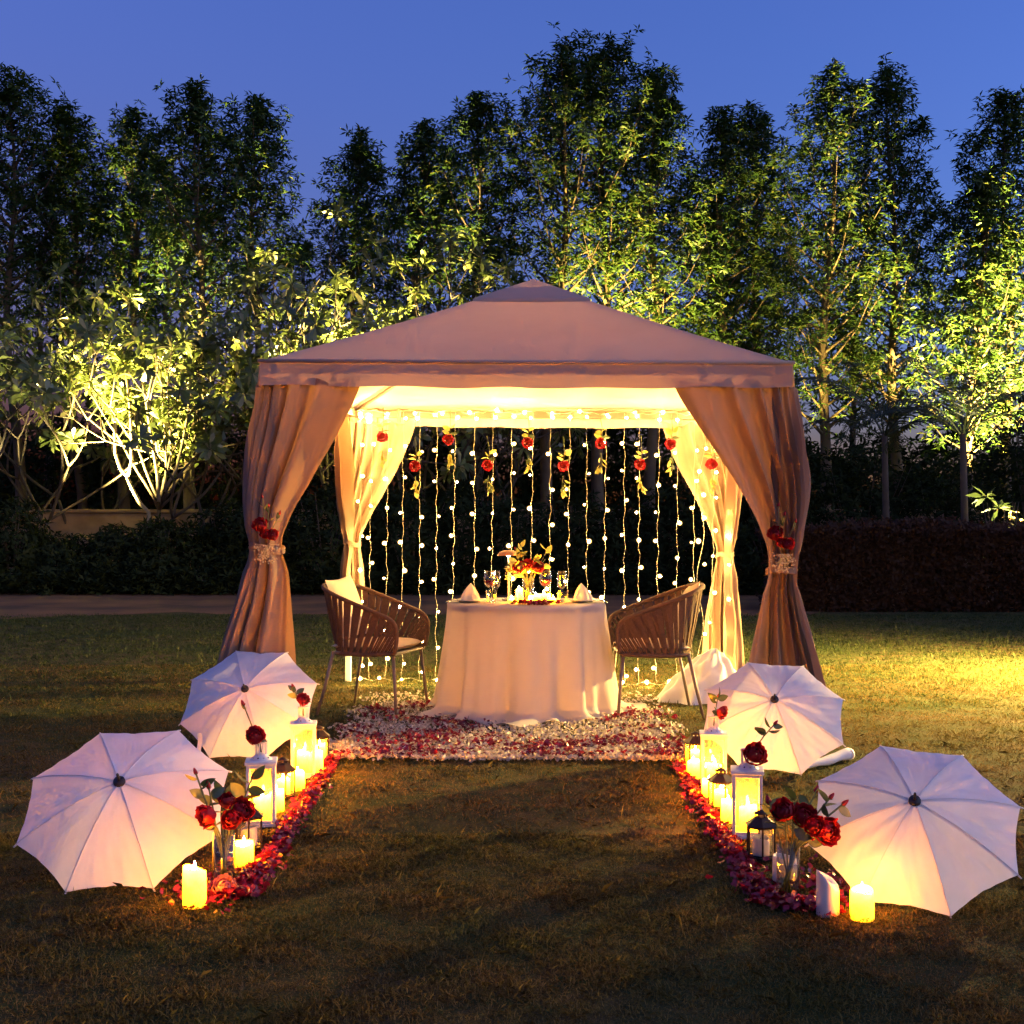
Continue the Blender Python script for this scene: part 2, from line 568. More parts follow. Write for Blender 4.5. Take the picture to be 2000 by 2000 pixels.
def grass_material():
    m, t = new_mat('grass_blade')
    o = nd(t, 'ShaderNodeOutputMaterial')
    d = nd(t, 'ShaderNodeBsdfDiffuse'); tr = nd(t, 'ShaderNodeBsdfTranslucent')
    r = island(t)
    green = mix_rgb(t, r, (0.040, 0.070, 0.016), (0.13, 0.15, 0.045))
    straw = mix_rgb(t, r, (0.10, 0.062, 0.020), (0.33, 0.205, 0.075))
    place = ramp(t, noise(t, 1.1, 5, 0.65), 0.36, 0.62)
    s_ = nd(t, 'ShaderNodeMath', operation='MULTIPLY_ADD'); s_.inputs[1].default_value = 0.60; s_.inputs[2].default_value = 0.34
    t.links.new(place, s_.inputs[0])
    c = mix_rgb(t, s_.outputs[0], green, straw)
    t.links.new(c, d.inputs[0]); t.links.new(c, tr.inputs[0])
    mx = nd(t, 'ShaderNodeMixShader'); mx.inputs[0].default_value = 0.25
    t.links.new(d.outputs[0], mx.inputs[1]); t.links.new(tr.outputs[0], mx.inputs[2]); t.links.new(mx.outputs[0], o.inputs[0])
    return m
M_GRASS = grass_material()
M_FGRASS = leafmat('far_grass_blade', (0.022, 0.050, 0.009), (0.10, 0.105, 0.030), 0.25, 0.6, 0.02)

# ================================================================== the ground
def sheet(name, x0, x1, y0, y1, z, mat, nx=2, ny=2, fn=None):
    b = MB()
    b.grid(lambda i, j: (x0 + (x1 - x0) * i, y0 + (y1 - y0) * j, z + (fn(x0 + (x1 - x0) * i, y0 + (y1 - y0) * j) if fn else 0)), nx, ny)
    return tag(b.build(name, mat), kind='structure')
sheet('lawn', -150, 150, -30, 400, 0.0, M_LAWN)
def soil_edge():
    # a bare strip along the planting, its front edge uneven where the turf ends
    rg = random.Random(5)
    b = MB()
    n = 160
    ph = [rg.uniform(0, 6.28) for _ in range(6)]
    front = lambda x: 17.9 + 0.45 * math.sin(x * 0.7 + ph[0]) + 0.28 * math.sin(x * 1.9 + ph[1]) + 0.16 * math.sin(x * 4.7 + ph[2]) + (1.3 if x > 4 else 0.0) * min(1, (x - 4) / 3)
    b.grid(lambda i, j: (-26 + 52 * i, front(-26 + 52 * i) * (1 - j) + 60 * j, 0.02 * math.sin(min(1, j * 30) * PI / 2) + 0.004), n, 24)
    return tag(b.build('soil_bed', M_SOIL, smooth=True), kind='structure')
soil_edge()

def grass_field():
    rng = np.random.default_rng(3)
    def patch(n, y0, y1, lmin, lmax, w, power):
        u = rng.uniform(0, 1, n)
        y = y0 + (y1 - y0) * u ** power
        x = rng.uniform(-1, 1, n) * (y * 0.41 + 0.7)
        L = rng.uniform(lmin, lmax, n)
        # clumps
        cl = np.sin(x * 7.3 + 1.3 * np.sin(y * 5.1)) * np.sin(y * 8.7 + 1.7 * np.sin(x * 4.3))
        cl2 = np.sin(x * 23.1 + 2.1 * np.sin(y * 9.7)) * np.sin(y * 27.7 + 1.9 * np.sin(x * 13.3))
        L *= 0.85 + 0.40 * cl + 0.35 * cl2 + rng.normal(0, 0.15, n)
        L = np.clip(L, 0.006, 0.09)
        az = rng.uniform(0, 2 * PI, n)
        el = np.clip(rng.normal(0.75, 0.4, n), 0.08, 1.45)
        d = np.stack([np.cos(el) * np.cos(az), np.cos(el) * np.sin(az), np.sin(el)], 1)
        s = np.stack([-np.sin(az), np.cos(az), np.zeros(n)], 1)
        s = nrm(s + d * rng.normal(0, 0.3, (n, 1)))
        b = np.stack([x, y, np.full(n, 0.001)], 1)
        ww = (w * rng.uniform(0.7, 1.3, n))[:, None]
        Lc = L[:, None]
        mid = b + d * Lc * 0.55
        d2 = nrm(d + np.array([0, 0, -0.7]) * rng.uniform(0.2, 1.0, (n, 1)))
        tip = mid + d2 * Lc * 0.45
        vs = np.stack([b - s * ww, b + s * ww, mid + s * ww * 0.8, tip, mid - s * ww * 0.8], 1).reshape(-1, 3)
        return vs, np.arange(n * 5).reshape(-1, 5)
    v1, f1 = patch(230000, 2.7, 5.2, 0.009, 0.026, 0.0010, 0.9)
    v4, f4 = patch(5000, 2.9, 8.0, 0.03, 0.065, 0.0009, 0.7)
    v2, f2 = patch(200000, 5.2, 11.5, 0.010, 0.028, 0.0015, 0.75)
    v3, f3 = patch(130000, 8.2, 18.0, 0.015, 0.045, 0.0032, 0.62)
    vs = np.concatenate([v1, v2, v4])
    fs = np.concatenate([f1, f2 + len(v1), f4 + len(v1) + len(v2)])
    o = link('grass', np_mesh('grass', vs, fs, M_GRASS))
    tag(o, 'short dry mown grass blades covering the near lawn', 'grass', kind='stuff')
    o = link('grass', np_mesh('far_grass', v3, f3, M_FGRASS))
    tag(o, 'greener mown grass on the lawn beyond the gazebo', 'grass', kind='stuff')
grass_field()

def petal_mesh(name, pts, size, rng, mat, lift=0.01, flat=0.5, wide=0.75):
    """cupped petals lying at random tilts on the ground: 6 verts, 2 quads each"""
    n = len(pts)
    az = rng.uniform(0, 2 * PI, n)
    nz = nrm(np.concatenate([rng.normal(0, flat, (n, 2)), np.ones((n, 1))], 1))
    u = nrm(np.stack([np.cos(az), np.sin(az), np.zeros(n)], 1) - nz * (np.cos(az) * nz[:, 0] + np.sin(az) * nz[:, 1])[:, None])
    v = np.cross(nz, u)
    s = (size * rng.uniform(0.65, 1.3, n))[:, None]
    c = np.stack([pts[:, 0], pts[:, 1], rng.uniform(0.3, 1.0, n) * lift + 0.006], 1)
    if pts.shape[1] > 2:
        c[:, 2] += pts[:, 2]
    cup = s * rng.uniform(0.05, 0.4, (n, 1)) * np.where(rng.uniform(0, 1, (n, 1)) < 0.7, 1, -1)
    w = s * wide * 0.5
    a0 = c - u * s * 0.5 - v * w * 0.5 + nz * cup * 0.3
    a1 = c - u * s * 0.5 + v * w * 0.5 + nz * cup * 0.3
    b0 = c - v * w + nz * cup * 0.0
    b1 = c + v * w + nz * cup * 0.0
    c0 = c + u * s * 0.5 - v * w * 0.75 + nz * cup
    c1 = c + u * s * 0.5 + v * w * 0.75 + nz * cup
    vs = np.stack([a0, a1, b0, b1, c0, c1], 1).reshape(-1, 3)
    k = np.arange(n)[:, None] * 6
    fs = np.concatenate([k + np.array([[0, 2, 3, 1]]), k + np.array([[2, 4, 5, 3]])])
    return np_mesh(name, vs, fs, mat)

def flower_carpet():
    rng = np.random.default_rng(8)
    n = 18000
    y = 6.78 + 2.7 * rng.uniform(0, 1, n) ** 1.7
    x = rng.uniform(-1.1, 1.06, n)
    edge = 6.82 - 0.035 * (x + 1) + 0.03 * np.sin(x * 7) + 0.02 * np.sin(x * 19) + rng.normal(0, .025, n)
    side = np.clip((1.07 + 0.05 * np.sin(y * 9) - np.abs(x + 0.02)) / 0.16, 0, 1)
    keep = (rng.uniform(0, 1, n) < side) & (y > edge) & (rng.uniform(0, 1, n) < np.clip(1.25 - (y - 6.8) * 0.36, 0.15, 1))
    o = link('white_flower_carpet', petal_mesh('white_flower_carpet', np.stack([x, y], 1)[keep], 0.021, rng, M_PETWHITE, 0.024, 1.1, 0.6))
    tag(o, 'carpet of small white flower petals in front of the table', 'petals', kind='stuff')
    m = 3000
    cx = rng.uniform(-0.95, 0.95, 70); cyy = 6.86 + rng.uniform(0, 1, 70) ** 1.5 * 2.0
    i = rng.integers(0, 70, m)
    p = np.stack([cx[i] + rng.normal(0, 0.09, m), cyy[i] + rng.normal(0, 0.06, m)], 1)
    p = p[(p[:, 1] > 6.82) & (np.abs(p[:, 0]) < 1.05)]
    o = link('red_petal_scatter', petal_mesh('red_petal_scatter', p, 0.027, rng, M_PETRED, 0.035, 0.5))
    tag(o, 'red rose petals scattered over the white flower carpet', 'petals', kind='stuff')
flower_carpet()

def petal_border(side, label):
    rng = np.random.default_rng(21 if side < 0 else 22)
    if side < 0:
        line = [(-0.93, 4.28, .10), (-0.90, 4.45, .10), (-0.89, 4.8, .075), (-0.90, 5.3, .06), (-0.91, 5.8, .06), (-0.925, 6.3, .06), (-0.94, 6.85, .06)]
    else:
        line = [(0.97, 4.14, .10), (0.85, 4.25, .10), (0.82, 4.5, .09), (0.83, 4.9, .065), (0.82, 5.3, .06), (0.83, 5.8, .06), (0.84, 6.2, .055), (0.85, 6.65, .06)]
    L = np.array(line)
    n = 2000
    t = rng.uniform(0, len(L) - 1, n)
    k = t.astype(int); f = (t - k)[:, None]
    q = L[k] * (1 - f) + L[np.minimum(k + 1, len(L) - 1)] * f
    off = rng.normal(0, 1, n)
    x = q[:, 0] + off * q[:, 2] * 0.36
    y = q[:, 1] + rng.normal(0, 0.03, n)
    z = np.clip(0.016 * np.exp(-off ** 2) * rng.uniform(0, 1, n), 0, 1)
    # a loose spill behind the vase
    m = 200
    sx = rng.normal(-1.02 if side < 0 else 1.06, 0.08, m); sy = rng.normal(4.42 if side < 0 else 4.40, 0.14, m)
    P = np.concatenate([np.stack([x, y, z], 1), np.stack([sx, sy, np.zeros(m)], 1)])
    o = link('red_petal_border', petal_mesh('red_petal_border', P, 0.022, rng, M_PETRED, 0.016, 0.65, 0.8))
    tag(o, label, 'petals', kind='stuff')
petal_border(-1, 'red rose petal border along the left edge of the aisle')
petal_border(1, 'red rose petal border along the right edge of the aisle')

# ================================================================== trees and planting
def px(x, y, d):
    """a point d metres ahead, from where it stands in the photograph"""
    return ((x - 1000) / 2548 * d, d, EYE - (y - 1027) / 2548 * d)

ORD = ['first', 'second', 'third', 'fourth', 'fifth', 'sixth', 'seventh', 'eighth', 'ninth', 'tenth', 'eleventh', 'twelfth', 'thirteenth',
       'fourteenth', 'fifteenth', 'sixteenth', 'seventeenth', 'eighteenth', 'nineteenth', 'twentieth', 'twenty-first', 'twenty-second', 'twenty-third', 'twenty-fourth']

def tall_tree(X, D, H, base, rad, seed, label, density=1.0, group='tall trees behind the garden'):
    rng = np.random.default_rng(seed)
    t0 = empty('tall_tree', (X, D, 0), 0, label, 'tree', group)
    wood = MB()
    lean = rng.normal(0, 0.25, 2)
    def trunk_at(z):
        t = z / H
        return Vector((lean[0] * t + 0.10 * math.sin(z * 0.9 + seed), lean[1] * t + 0.1 * math.cos(z * 0.7 + seed), z))
    r0 = 0.012 * H + 0.02
    nseg = 14
    wood.tube([trunk_at(-0.2 + (H * 0.96 + .2) * i / nseg) for i in range(nseg + 1)], [r0 * (1 - 0.9 * i / nseg) for i in range(nseg + 1)], 8)
    C, A = [], []
    nb = int(60 * (H - base) / 8 * density ** 0.5)
    az = rng.uniform(0, 6.28)
    for i in range(nb):
        s = (i + rng.uniform(0, 1)) / nb
        z = base + (H * 0.93 - base) * s
        az += 2.4 + rng.normal(0, 0.4)
        prof = (0.72 + 0.7 * s) if s < 0.32 else max(0.26, 0.96 * (1 - (s - 0.32) / 0.74) ** 0.6)
        Lb = rad * prof * rng.uniform(0.65, 1.2)
        rise = Lb * rng.uniform(0.7, 1.35)
        p0 = trunk_at(z)
        tip = p0 + Vector((math.cos(az) * Lb, math.sin(az) * Lb, rise))
        midp = p0.lerp(tip, 0.5) + Vector((math.cos(az), math.sin(az), -0.6)) * (0.12 * Lb)
        wood.tube([p0, midp, tip], [max(0.012, r0 * 0.32 * (1 - 0.6 * s)), 0.014, 0.006], 5, cap=False)
        nw = int(20 * density * (0.5 + Lb / rad * 0.6))
        for k in range(nw):
            u = 0.12 + 0.9 * (rng.uniform(0, 1) ** 0.8)
            q = p0.lerp(midp, u * 2) if u < 0.5 else midp.lerp(tip, u * 2 - 1)
            sp = 0.30 * (0.4 + Lb / rad)
            off = rng.normal(0, sp, 3)
            C.append((q.x + off[0], q.y + off[1], q.z + off[2] * 1.1 + 0.05))
            a = np.array([math.cos(az) * 0.5, math.sin(az) * 0.5, 0.9]) + rng.normal(0, 0.35, 3)
            A.append(a)
        # a few upright twig tips give the spiky outline
        for k in range(3):
            off = rng.normal(0, 0.14, 3)
            for h in (0, 0.12, 0.24):
                C.append((tip.x + off[0] * (1 - h), tip.y + off[1] * (1 - h), tip.z + abs(off[2]) + h))
                A.append((0.05, 0, 1))
    top = trunk_at(H * 0.93)
    for k in range(12):
        for j in range(4):
            C.append((top.x + rng.normal(0, 0.10), top.y + rng.normal(0, 0.10), top.z + 0.07 * H * (k / 12)))
            A.append((rng.normal(0, 0.2), rng.normal(0, 0.2), 1))
    wood.build('trunk', M_BARK, t0, smooth=True)
    me = whorl_mesh('crown', np.array(C), np.array(A, dtype=float), 7, 0.185, 0.050, 0.15, 0.14, rng, M_TLEAF, 0.35, 0.12)
    link('crown', me, None, t0)
    return t0

# x in the photo, y of the top, distance, crown half-width in px, crown base y
TALL = [
    (35, 125, 30, 120, 640, 'dark tall tree rising at the left edge of the picture'),
    (160, 205, 31, 85, 700, 'tall slim tree beside the one at the left edge'),
    (240, 198, 30, 85, 700, 'tall tree left of the double-topped dark trees above the frangipanis'),
    (375, 165, 29, 95, 640, 'dark pointed tall tree, taller of the pair above the frangipanis'),
    (490, 182, 30, 95, 640, 'tall tree at the left side of the open sky gap'),
    (695, 240, 32, 72, 640, 'short thin tree at the right side of the open sky gap'),
    (805, 228, 31, 85, 640, 'slender tree with a single tip left of the big dark tree'),
    (925, 190, 30, 100, 620, 'left shoulder tree of the big dark clump over the gazebo'),
    (1055, 82, 29, 130, 660, 'big dark tree just right of the gazebo peak'),
    (1170, 62, 29.5, 140, 640, 'tallest tree of all over the right roof slope'),
    (1275, 125, 30, 110, 720, 'leafy tree at the right shoulder of the tallest tree'),
    (1415, 208, 31, 95, 800, 'thin tree standing over the right end of the roof'),
    (1495, 190, 33, 85, 820, 'lower tree behind the pointed tree right of the gazebo'),
    (1600, 118, 30, 125, 860, 'tall tree with a sharp pointed top right of the gazebo'),
    (1755, 130, 31, 130, 860, 'loose tall tree left of the right-hand sky gap'),
    (1885, 345, 29, 110, 900, 'low yellow-lit tree beneath the right-hand sky gap'),
    (1975, 175, 30, 120, 880, 'tall tree at the right edge of the picture'),
    (600, 470, 35, 110, 760, 'far low tree seen below the open sky gap'),
    (90, 330, 35, 150, 760, 'far tree filling behind the left edge trees'),
    (330, 330, 35, 150, 760, 'far tree behind the frangipanis and dark pair'),
    (860, 400, 36, 150, 760, 'far tree behind the left roof slope'),
    (1400, 420, 36, 150, 800, 'far tree behind the right roof slope'),
    (1680, 420, 36, 150, 860, 'far tree behind the two tall trees on the right'),
]
for i, (x, y, d, hw, yb, lab) in enumerate(TALL):
    X, D, H = px(x, y, d)
    tall_tree(X, D, H, px(x, yb, d)[2], hw / 2548 * d * 1.08, 100 + i, lab, 1.0 if d < 34 else 0.8)

def frangipani(X, D, H, seed, label, spread=1.0, base_lean=(0, 0), levels=5, leafL=0.30):
    rng = np.random.default_rng(seed)
    t0 = empty('frangipani_tree', (X, D, 0), 0, label, 'tree', 'frangipani trees along the hedge')
    wood = MB()
    C, A = [], []
    def grow(p, d, L, r, lev):
        d = d.normalized()
        bendv = Vector(rng.normal(0, 0.34, 3)) + Vector((0, 0, 0.45))
        pp = [p]; dd_ = d
        for q in range(5):
            dd_ = (dd_ + bendv * 0.16 + Vector(rng.normal(0, .05, 3))).normalized()
            pp.append(pp[-1] + dd_ * (L / 5))
        q2 = pp[-1]; d2 = dd_
        wood.tube(pp, [r * (1 - .05 * q) for q in range(6)], 7, cap=True)
        if lev == 0 or (lev == 1 and rng.uniform() < 0.3):
            C.append(tuple(q2)); A.append(tuple(d2 + Vector((0, 0, 0.3))))
            C.append(tuple(q2 - d2 * 0.07)); A.append(tuple(d2 + Vector((0, 0, 0.1))))
            return
        nch = 2 if rng.uniform() < 0.55 else 3
        a0 = rng.uniform(0, 6.28)
        ref = Vector((0, 0, 1)) if abs(d2.z) < 0.9 else Vector((1, 0, 0))
        u = d2.cross(ref).normalized(); w = d2.cross(u)
        for k in range(nch):
            a = a0 + 2 * PI * k / nch + rng.normal(0, 0.3)
            dd = d2 * 0.8 + (u * math.cos(a) + w * math.sin(a)) * (0.62 * spread)
            dd.z = max(dd.z, -0.05)
            grow(q2, dd, L * rng.uniform(0.66, 0.9), r * 0.72, lev - 1)
    L0 = H * 0.33
    n0 = 3
    for k in range(n0):
        a = rng.uniform(0, 6.28)
        grow(Vector((rng.normal(0, .1), rng.normal(0, .1), -0.1)), Vector((base_lean[0] + 0.34 * math.cos(a), base_lean[1] + 0.34 * math.sin(a), 1.0)), L0 * rng.uniform(.7, 1.05), 0.045, levels - 1)
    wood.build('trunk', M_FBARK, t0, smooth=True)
    me = whorl_mesh('crown', np.array(C), np.array(A), 10, leafL, 0.095, 0.30, 0.10, rng, M_FLEAF, 0.5, 0.25, True)
    link('crown', me, None, t0)
    return t0

FRANGI = [
    (40, 480, 26, 'frangipani tree standing at the left edge above the dark hedge', 0.9),
    (165, 540, 28, 'frangipani tree with thin dark branches left of the lit white stems', 1.0),
    (285, 510, 26.5, 'brightly lit frangipani tree rising behind the glowing white stems', 1.05),
    (430, 520, 27, 'frangipani tree between the lit stems and the gazebo corner', 1.0),
    (570, 480, 27.5, 'frangipani tree with yellow-lit leaves over the left roof corner', 1.0),
    (700, 470, 27, 'bright yellow-leaved frangipani tree over the left roof slope', 1.0),
    (840, 510, 28, 'frangipani tree nearest the left side of the roof peak', 0.95),
    (975, 520, 28.5, 'dim frangipani tree behind the roof peak', 0.9),
]
for i, (x, y, d, lab, sp) in enumerate(FRANGI):
    X, D, H = px(x, y, d)
    frangipani(X, D, H * .93, 300 + i * 7, lab, sp, (0.0, 0.0))

def lit_stem_tree():
    # the pale bent stems of the lit frangipani, read from the photograph
    d = 25.6
    t0 = empty('bare_frangipani', px(288, 1110, d)[:2] + (0,), 0, 'bare pale frangipani stem forked like a Y in the bright uplight', 'tree', 'frangipani trees along the hedge')
    o = Vector(t0.location)
    def P(x, y): return Vector(px(x, y, d)) - o
    b = MB()
    b.tube([Vector((0.05, 0, -0.1)), P(290, 1000), P(275, 985), P(258, 955), P(248, 930)], [0.046, 0.043, 0.040, 0.037, 0.036], 8)
    b.tube([P(250, 932), P(235, 915), P(225, 885), P(224, 850), P(225, 825)], [0.036, 0.034, 0.032, 0.031, 0.031], 8)
    b.ball(P(225, 823), 0.036, 8, 6)
    b.tube([P(249, 932), P(256, 905), P(257, 860), P(254, 800), P(248, 745), P(243, 700)], [0.032, 0.031, 0.029, 0.026, 0.025, 0.022], 8)
    b.tube([P(310, 980), P(308, 930), P(300, 880), P(292, 830), P(285, 780), P(276, 730)], [0.037, 0.034, 0.031, 0.029, 0.027, 0.025], 8)
    b.tube([P(286, 785), P(293, 755), P(300, 725), P(306, 700)], [0.025, 0.022, 0.021, 0.019], 8)
    b.tube([P(322, 960), P(325, 900), P(322, 845), P(318, 780), P(312, 700)], [0.025, 0.022, 0.021, 0.019, 0.017], 8)
    b.tube([P(320, 960), P(345, 915), P(358, 860), P(368, 800), P(372, 745), P(365, 690)], [0.031, 0.029, 0.027, 0.025, 0.022, 0.019], 8)
    b.tube([P(355, 745), P(362, 780), P(370, 800)], [0.019, 0.020, 0.021], 8)
    b.build('trunk', M_LITBARK, t0, smooth=True)
    rng = np.random.default_rng(77)
    tips = [P(243, 700), P(276, 728), P(306, 700), P(312, 700), P(365, 690), P(236, 775), P(330, 760), P(262, 705), P(290, 690)]
    C = np.array([tuple(t) for t in tips for _ in range(2)]) + rng.normal(0, .05, (len(tips) * 2, 3))
    link('crown', whorl_mesh('crown', C, np.tile([[0, -.1, 1.0]], (len(C), 1)) + rng.normal(0, .3, (len(C), 3)), 9, .28, .09, .4, .1, rng, M_FLEAF, .4, .2, True), None, t0)
lit_stem_tree()

def shrub(X, D, H, rad, seed, label, mat, n=260, k=6, L=0.16, W=0.05, name='garden_shrub', group='shrubs in the dark hedge', squash=1.0, cat='shrub'):
    rng = np.random.default_rng(seed)
    t0 = empty(name, (X, D, 0), 0, label, cat, group)
    b = MB()
    for i in range(7):
        a = rng.uniform(0, 6.28); rr = rad * rng.uniform(0.2, 0.7)
        b.tube([(0.05 * math.cos(a), 0.05 * math.sin(a), -0.05), (rr * .5 * math.cos(a), rr * .5 * math.sin(a), H * .45), (rr * math.cos(a), rr * math.sin(a), H * .85)], [.02, .015, .006], 5, cap=False)
    b.build('stem', M_DBARK, t0, smooth=True)
    th = rng.uniform(0, 2 * PI, n); ct = rng.uniform(-1, 1, n); st = np.sqrt(1 - ct ** 2)
    rr = rng.uniform(0.25, 1, n) ** 0.5 * (1 + 0.25 * np.sin(th * 3 + seed) * st)
    C = np.stack([rad * rr * st * np.cos(th), rad * rr * st * np.sin(th), H * 0.5 + H * 0.5 * rr * ct], 1)
    C[:, 2] = np.clip(C[:, 2], 0.05, None)
    A = nrm(np.stack([st * np.cos(th), st * np.sin(th), ct + 0.8], 1)) + rng.normal(0, .3, (n, 3))
    link('crown', whorl_mesh('crown', C, A, k, L, W, 0.3, 0.1, rng, mat, .4, .1), None, t0)
    return t0

SHR = []
rgs = random.Random(12)
n_sh = 17
for i in range(n_sh):
    x = -60 + i * 1560 / (n_sh - 1) + rgs.uniform(-18, 18)
    if i < 6:
        htop = rgs.uniform(975, 1065)
    else:
        htop = rgs.uniform(930, 990)
    d = rgs.uniform(23.6, 24.6)
    X, D, H = px(x, htop, d)
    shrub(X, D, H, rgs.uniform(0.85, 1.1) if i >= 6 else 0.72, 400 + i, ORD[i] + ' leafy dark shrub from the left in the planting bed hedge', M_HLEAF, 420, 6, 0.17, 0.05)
# low ground-cover fringe at the foot of the shrubs
rng_f = np.random.default_rng(55)
nf = 3200
C = np.stack([rng_f.uniform(-11, 5.5, nf), rng_f.uniform(22.6, 23.8, nf), np.abs(rng_f.normal(0, .22, nf)) + .04], 1)
tag(link('ground_cover', whorl_mesh('ground_cover', C, np.tile([[0, -.2, 1.0]], (nf, 1)) + rng_f.normal(0, .3, (nf, 3)), 6, .16, .045, .5, .1, rng_f, M_HLEAF, .3, .2)),
    'low dark ground cover plants along the foot of the hedge', 'ground cover', kind='stuff')

def hedge(x0, x1, y0, y1, H, seed, label, n):
    rng = np.random.default_rng(seed)
    t0 = empty('clipped_hedge', ((x0 + x1) / 2, (y0 + y1) / 2, 0), 0, label, 'hedge')
    hx, hy = (x1 - x0) / 2, (y1 - y0) / 2
    C = np.stack([rng.uniform(-hx, hx, n), rng.uniform(-hy, hy, n), rng.uniform(0.02, H, n)], 1)
    face = rng.uniform(0, 1, n)
    C[face < .55, 1] = -hy + np.abs(rng.normal(0, .05, (face < .55).sum()))
    tp = face > .75
    C[tp, 2] = H + rng.normal(0, .05, tp.sum()) + 0.06 * np.sin(C[tp, 0] * 1.7)
    A = rng.normal(0, .5, (n, 3)) + np.array([0, -.6, .7])
    link('crown', whorl_mesh('crown', C, A, 5, .085, .04, .3, .05, rng, M_RHEDGE, .4, .1), None, t0)
    b = MB()
    for i in range(24):
        x = -hx + 2 * hx * (i + .5) / 24
        b.tube([(x, 0, -.05), (x + .05, 0.02, H * .5), (x, 0, H * .9)], [.02, .016, .008], 5, cap=False)
    b.build('stem', M_DBARK, t0)
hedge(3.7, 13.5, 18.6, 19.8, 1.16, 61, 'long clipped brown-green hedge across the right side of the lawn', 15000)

def palm(X, D, H, seed, label):
    rng = np.random.default_rng(seed)
    t0 = empty('slender_palm', (X, D, 0), 0, label, 'palm', 'slender palms on the right')
    b = MB()
    b.tube([(0, 0, -.1), (0.05, 0, H * .3), (.02, 0, H * .62)], [.07, .06, .05], 8)
    b.build('trunk', M_DBARK, t0, smooth=True)
    vs, fs = [], []
    m = MB()
    for i in range(11):
        az = 2 * PI * i / 11 + rng.normal(0, .2)
        el = rng.uniform(0.75, 1.35)
        Lf = H * 0.5 * rng.uniform(.8, 1.15)
        d = Vector((math.cos(az) * math.cos(el), math.sin(az) * math.cos(el), math.sin(el)))
        p = Vector((.02, 0, H * .6))
        pts = [p.copy()]
        for k in range(16):
            d = (d + Vector((math.cos(az) * .02, math.sin(az) * .02, -0.09 - 0.004 * k))).normalized()
            p = p + d * (Lf / 16)
            pts.append(p.copy())
        m.tube(pts, [.016 * (1 - .8 * k / 16) for k in range(17)], 4, cap=False)
        side = Vector((-math.sin(az), math.cos(az), 0))
        for k in range(3, 17):
            for s in (-1, 1):
                for q in (0, .5):
                    c = pts[k].lerp(pts[k - 1], q)
                    t = (pts[k] - pts[k - 1]).normalized()
                    dd = (side * s * .8 + t * .7 + Vector((0, 0, -.25 + rng.normal(0, .1)))).normalized()
                    m.leaf(c, dd, t, .36 * (1.1 - abs(k - 8) / 12), .035, .3, .2, 2)
    m.build('crown', M_PALM, t0)
palm(*px(1878, 640, 20.5), 71, 'dark feathery palm in front of the brightly lit tree at right')
palm(*px(1725, 650, 22.5), 72, 'darker feathery palm standing beside the right corner of the gazebo')

# small plants at the right, caught by the uplight
t = shrub(*px(1955, 945, 19.9), 0.42, 501, 'small bright green rosette plant above the hedge at right', M_FLEAF, 14, 10, .26, .08, name='rosette_plant', group='plants at the hedge')
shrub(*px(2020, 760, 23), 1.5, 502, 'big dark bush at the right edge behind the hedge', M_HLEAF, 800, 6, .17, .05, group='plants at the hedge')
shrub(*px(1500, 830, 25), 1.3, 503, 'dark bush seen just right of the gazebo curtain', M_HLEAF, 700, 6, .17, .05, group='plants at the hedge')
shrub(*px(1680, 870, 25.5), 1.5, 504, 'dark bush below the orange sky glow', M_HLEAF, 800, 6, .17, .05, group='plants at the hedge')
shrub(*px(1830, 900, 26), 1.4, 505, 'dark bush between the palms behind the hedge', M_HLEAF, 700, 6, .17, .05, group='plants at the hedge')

for i in range(13):
    x = -90 + i * 180 + rgs.uniform(-30, 30)
    X, D, H = px(x, rgs.uniform(740, 820) if x < 1500 else rgs.uniform(800, 860), rgs.uniform(32, 34))
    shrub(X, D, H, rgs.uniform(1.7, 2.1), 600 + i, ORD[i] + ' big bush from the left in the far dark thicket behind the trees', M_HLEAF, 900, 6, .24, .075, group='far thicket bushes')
# boundary wall behind the planting
b = MB()
b.bbox((0, 0, 0.75), (34, 0.24, 1.5), 0.02)
b.bbox((0, -0.02, 1.54), (34.05, 0.32, 0.075), 0.012)
bw = b.build('boundary_wall', M_WALL, None, M=TRS((-2, 27.6, 0)))
tag(bw, 'low tan rendered wall glimpsed behind the hedge shrubs', 'wall')

# ------------------------------------------------------------------ garden uplights (hidden in the planting)
def uplight(loc, aim, watts, label, col=(1.0, 0.84, 0.36), size=60, blend=0.6, radius=0.04):
    t0 = empty('garden_uplight', loc, 0, label, 'garden light', 'garden uplights in the planting')
    dirv = (Vector(aim) - Vector(loc)).normalized()
    q = frame_z(dirv)
    b = MB()
    b.lathe([(.045, -.10), (.05, -.09), (.052, .03), (.056, .035), (.056, .05), (.048, .05), (.047, .022), (.0, .022)], 16)
    b.build('housing', M_SPOTBODY, t0, True, TRS((0, 0, .16), q))
    l = MB(); l.lathe([(.0, .026), (.046, .026)], 16)
    l.build('lens', M_SPOTLENS, t0, False, TRS((0, 0, .16), q))
    s = MB(); s.tube([(0, 0, -.08), (0, 0, .13)], .012, 6)
    s.build('spike', M_SPOTBODY, t0)
    ld = bpy.data.lights.new('uplight_lamp', 'SPOT')
    ld.energy = watts; ld.color = col; ld.spot_size = R(size); ld.spot_blend = blend; ld.shadow_soft_size = radius
    lo = bpy.data.objects.new('uplight_lamp', ld)
    COL.objects.link(lo); lo.parent = t0
    lo.matrix_local = TRS(Vector((0, 0, .16)) + dirv * 0.07, frame_z(-dirv))
    return t0
UP = 1.0
WARM = (1.0, 0.74, 0.17)
uplight((-8.5, 24.8, 0.5), (-7.2, 26.8, 4.4), 17000 * UP, 'garden uplight at the foot of the pale forked stems', col=(1.0, .78, .24), size=62, blend=.9)
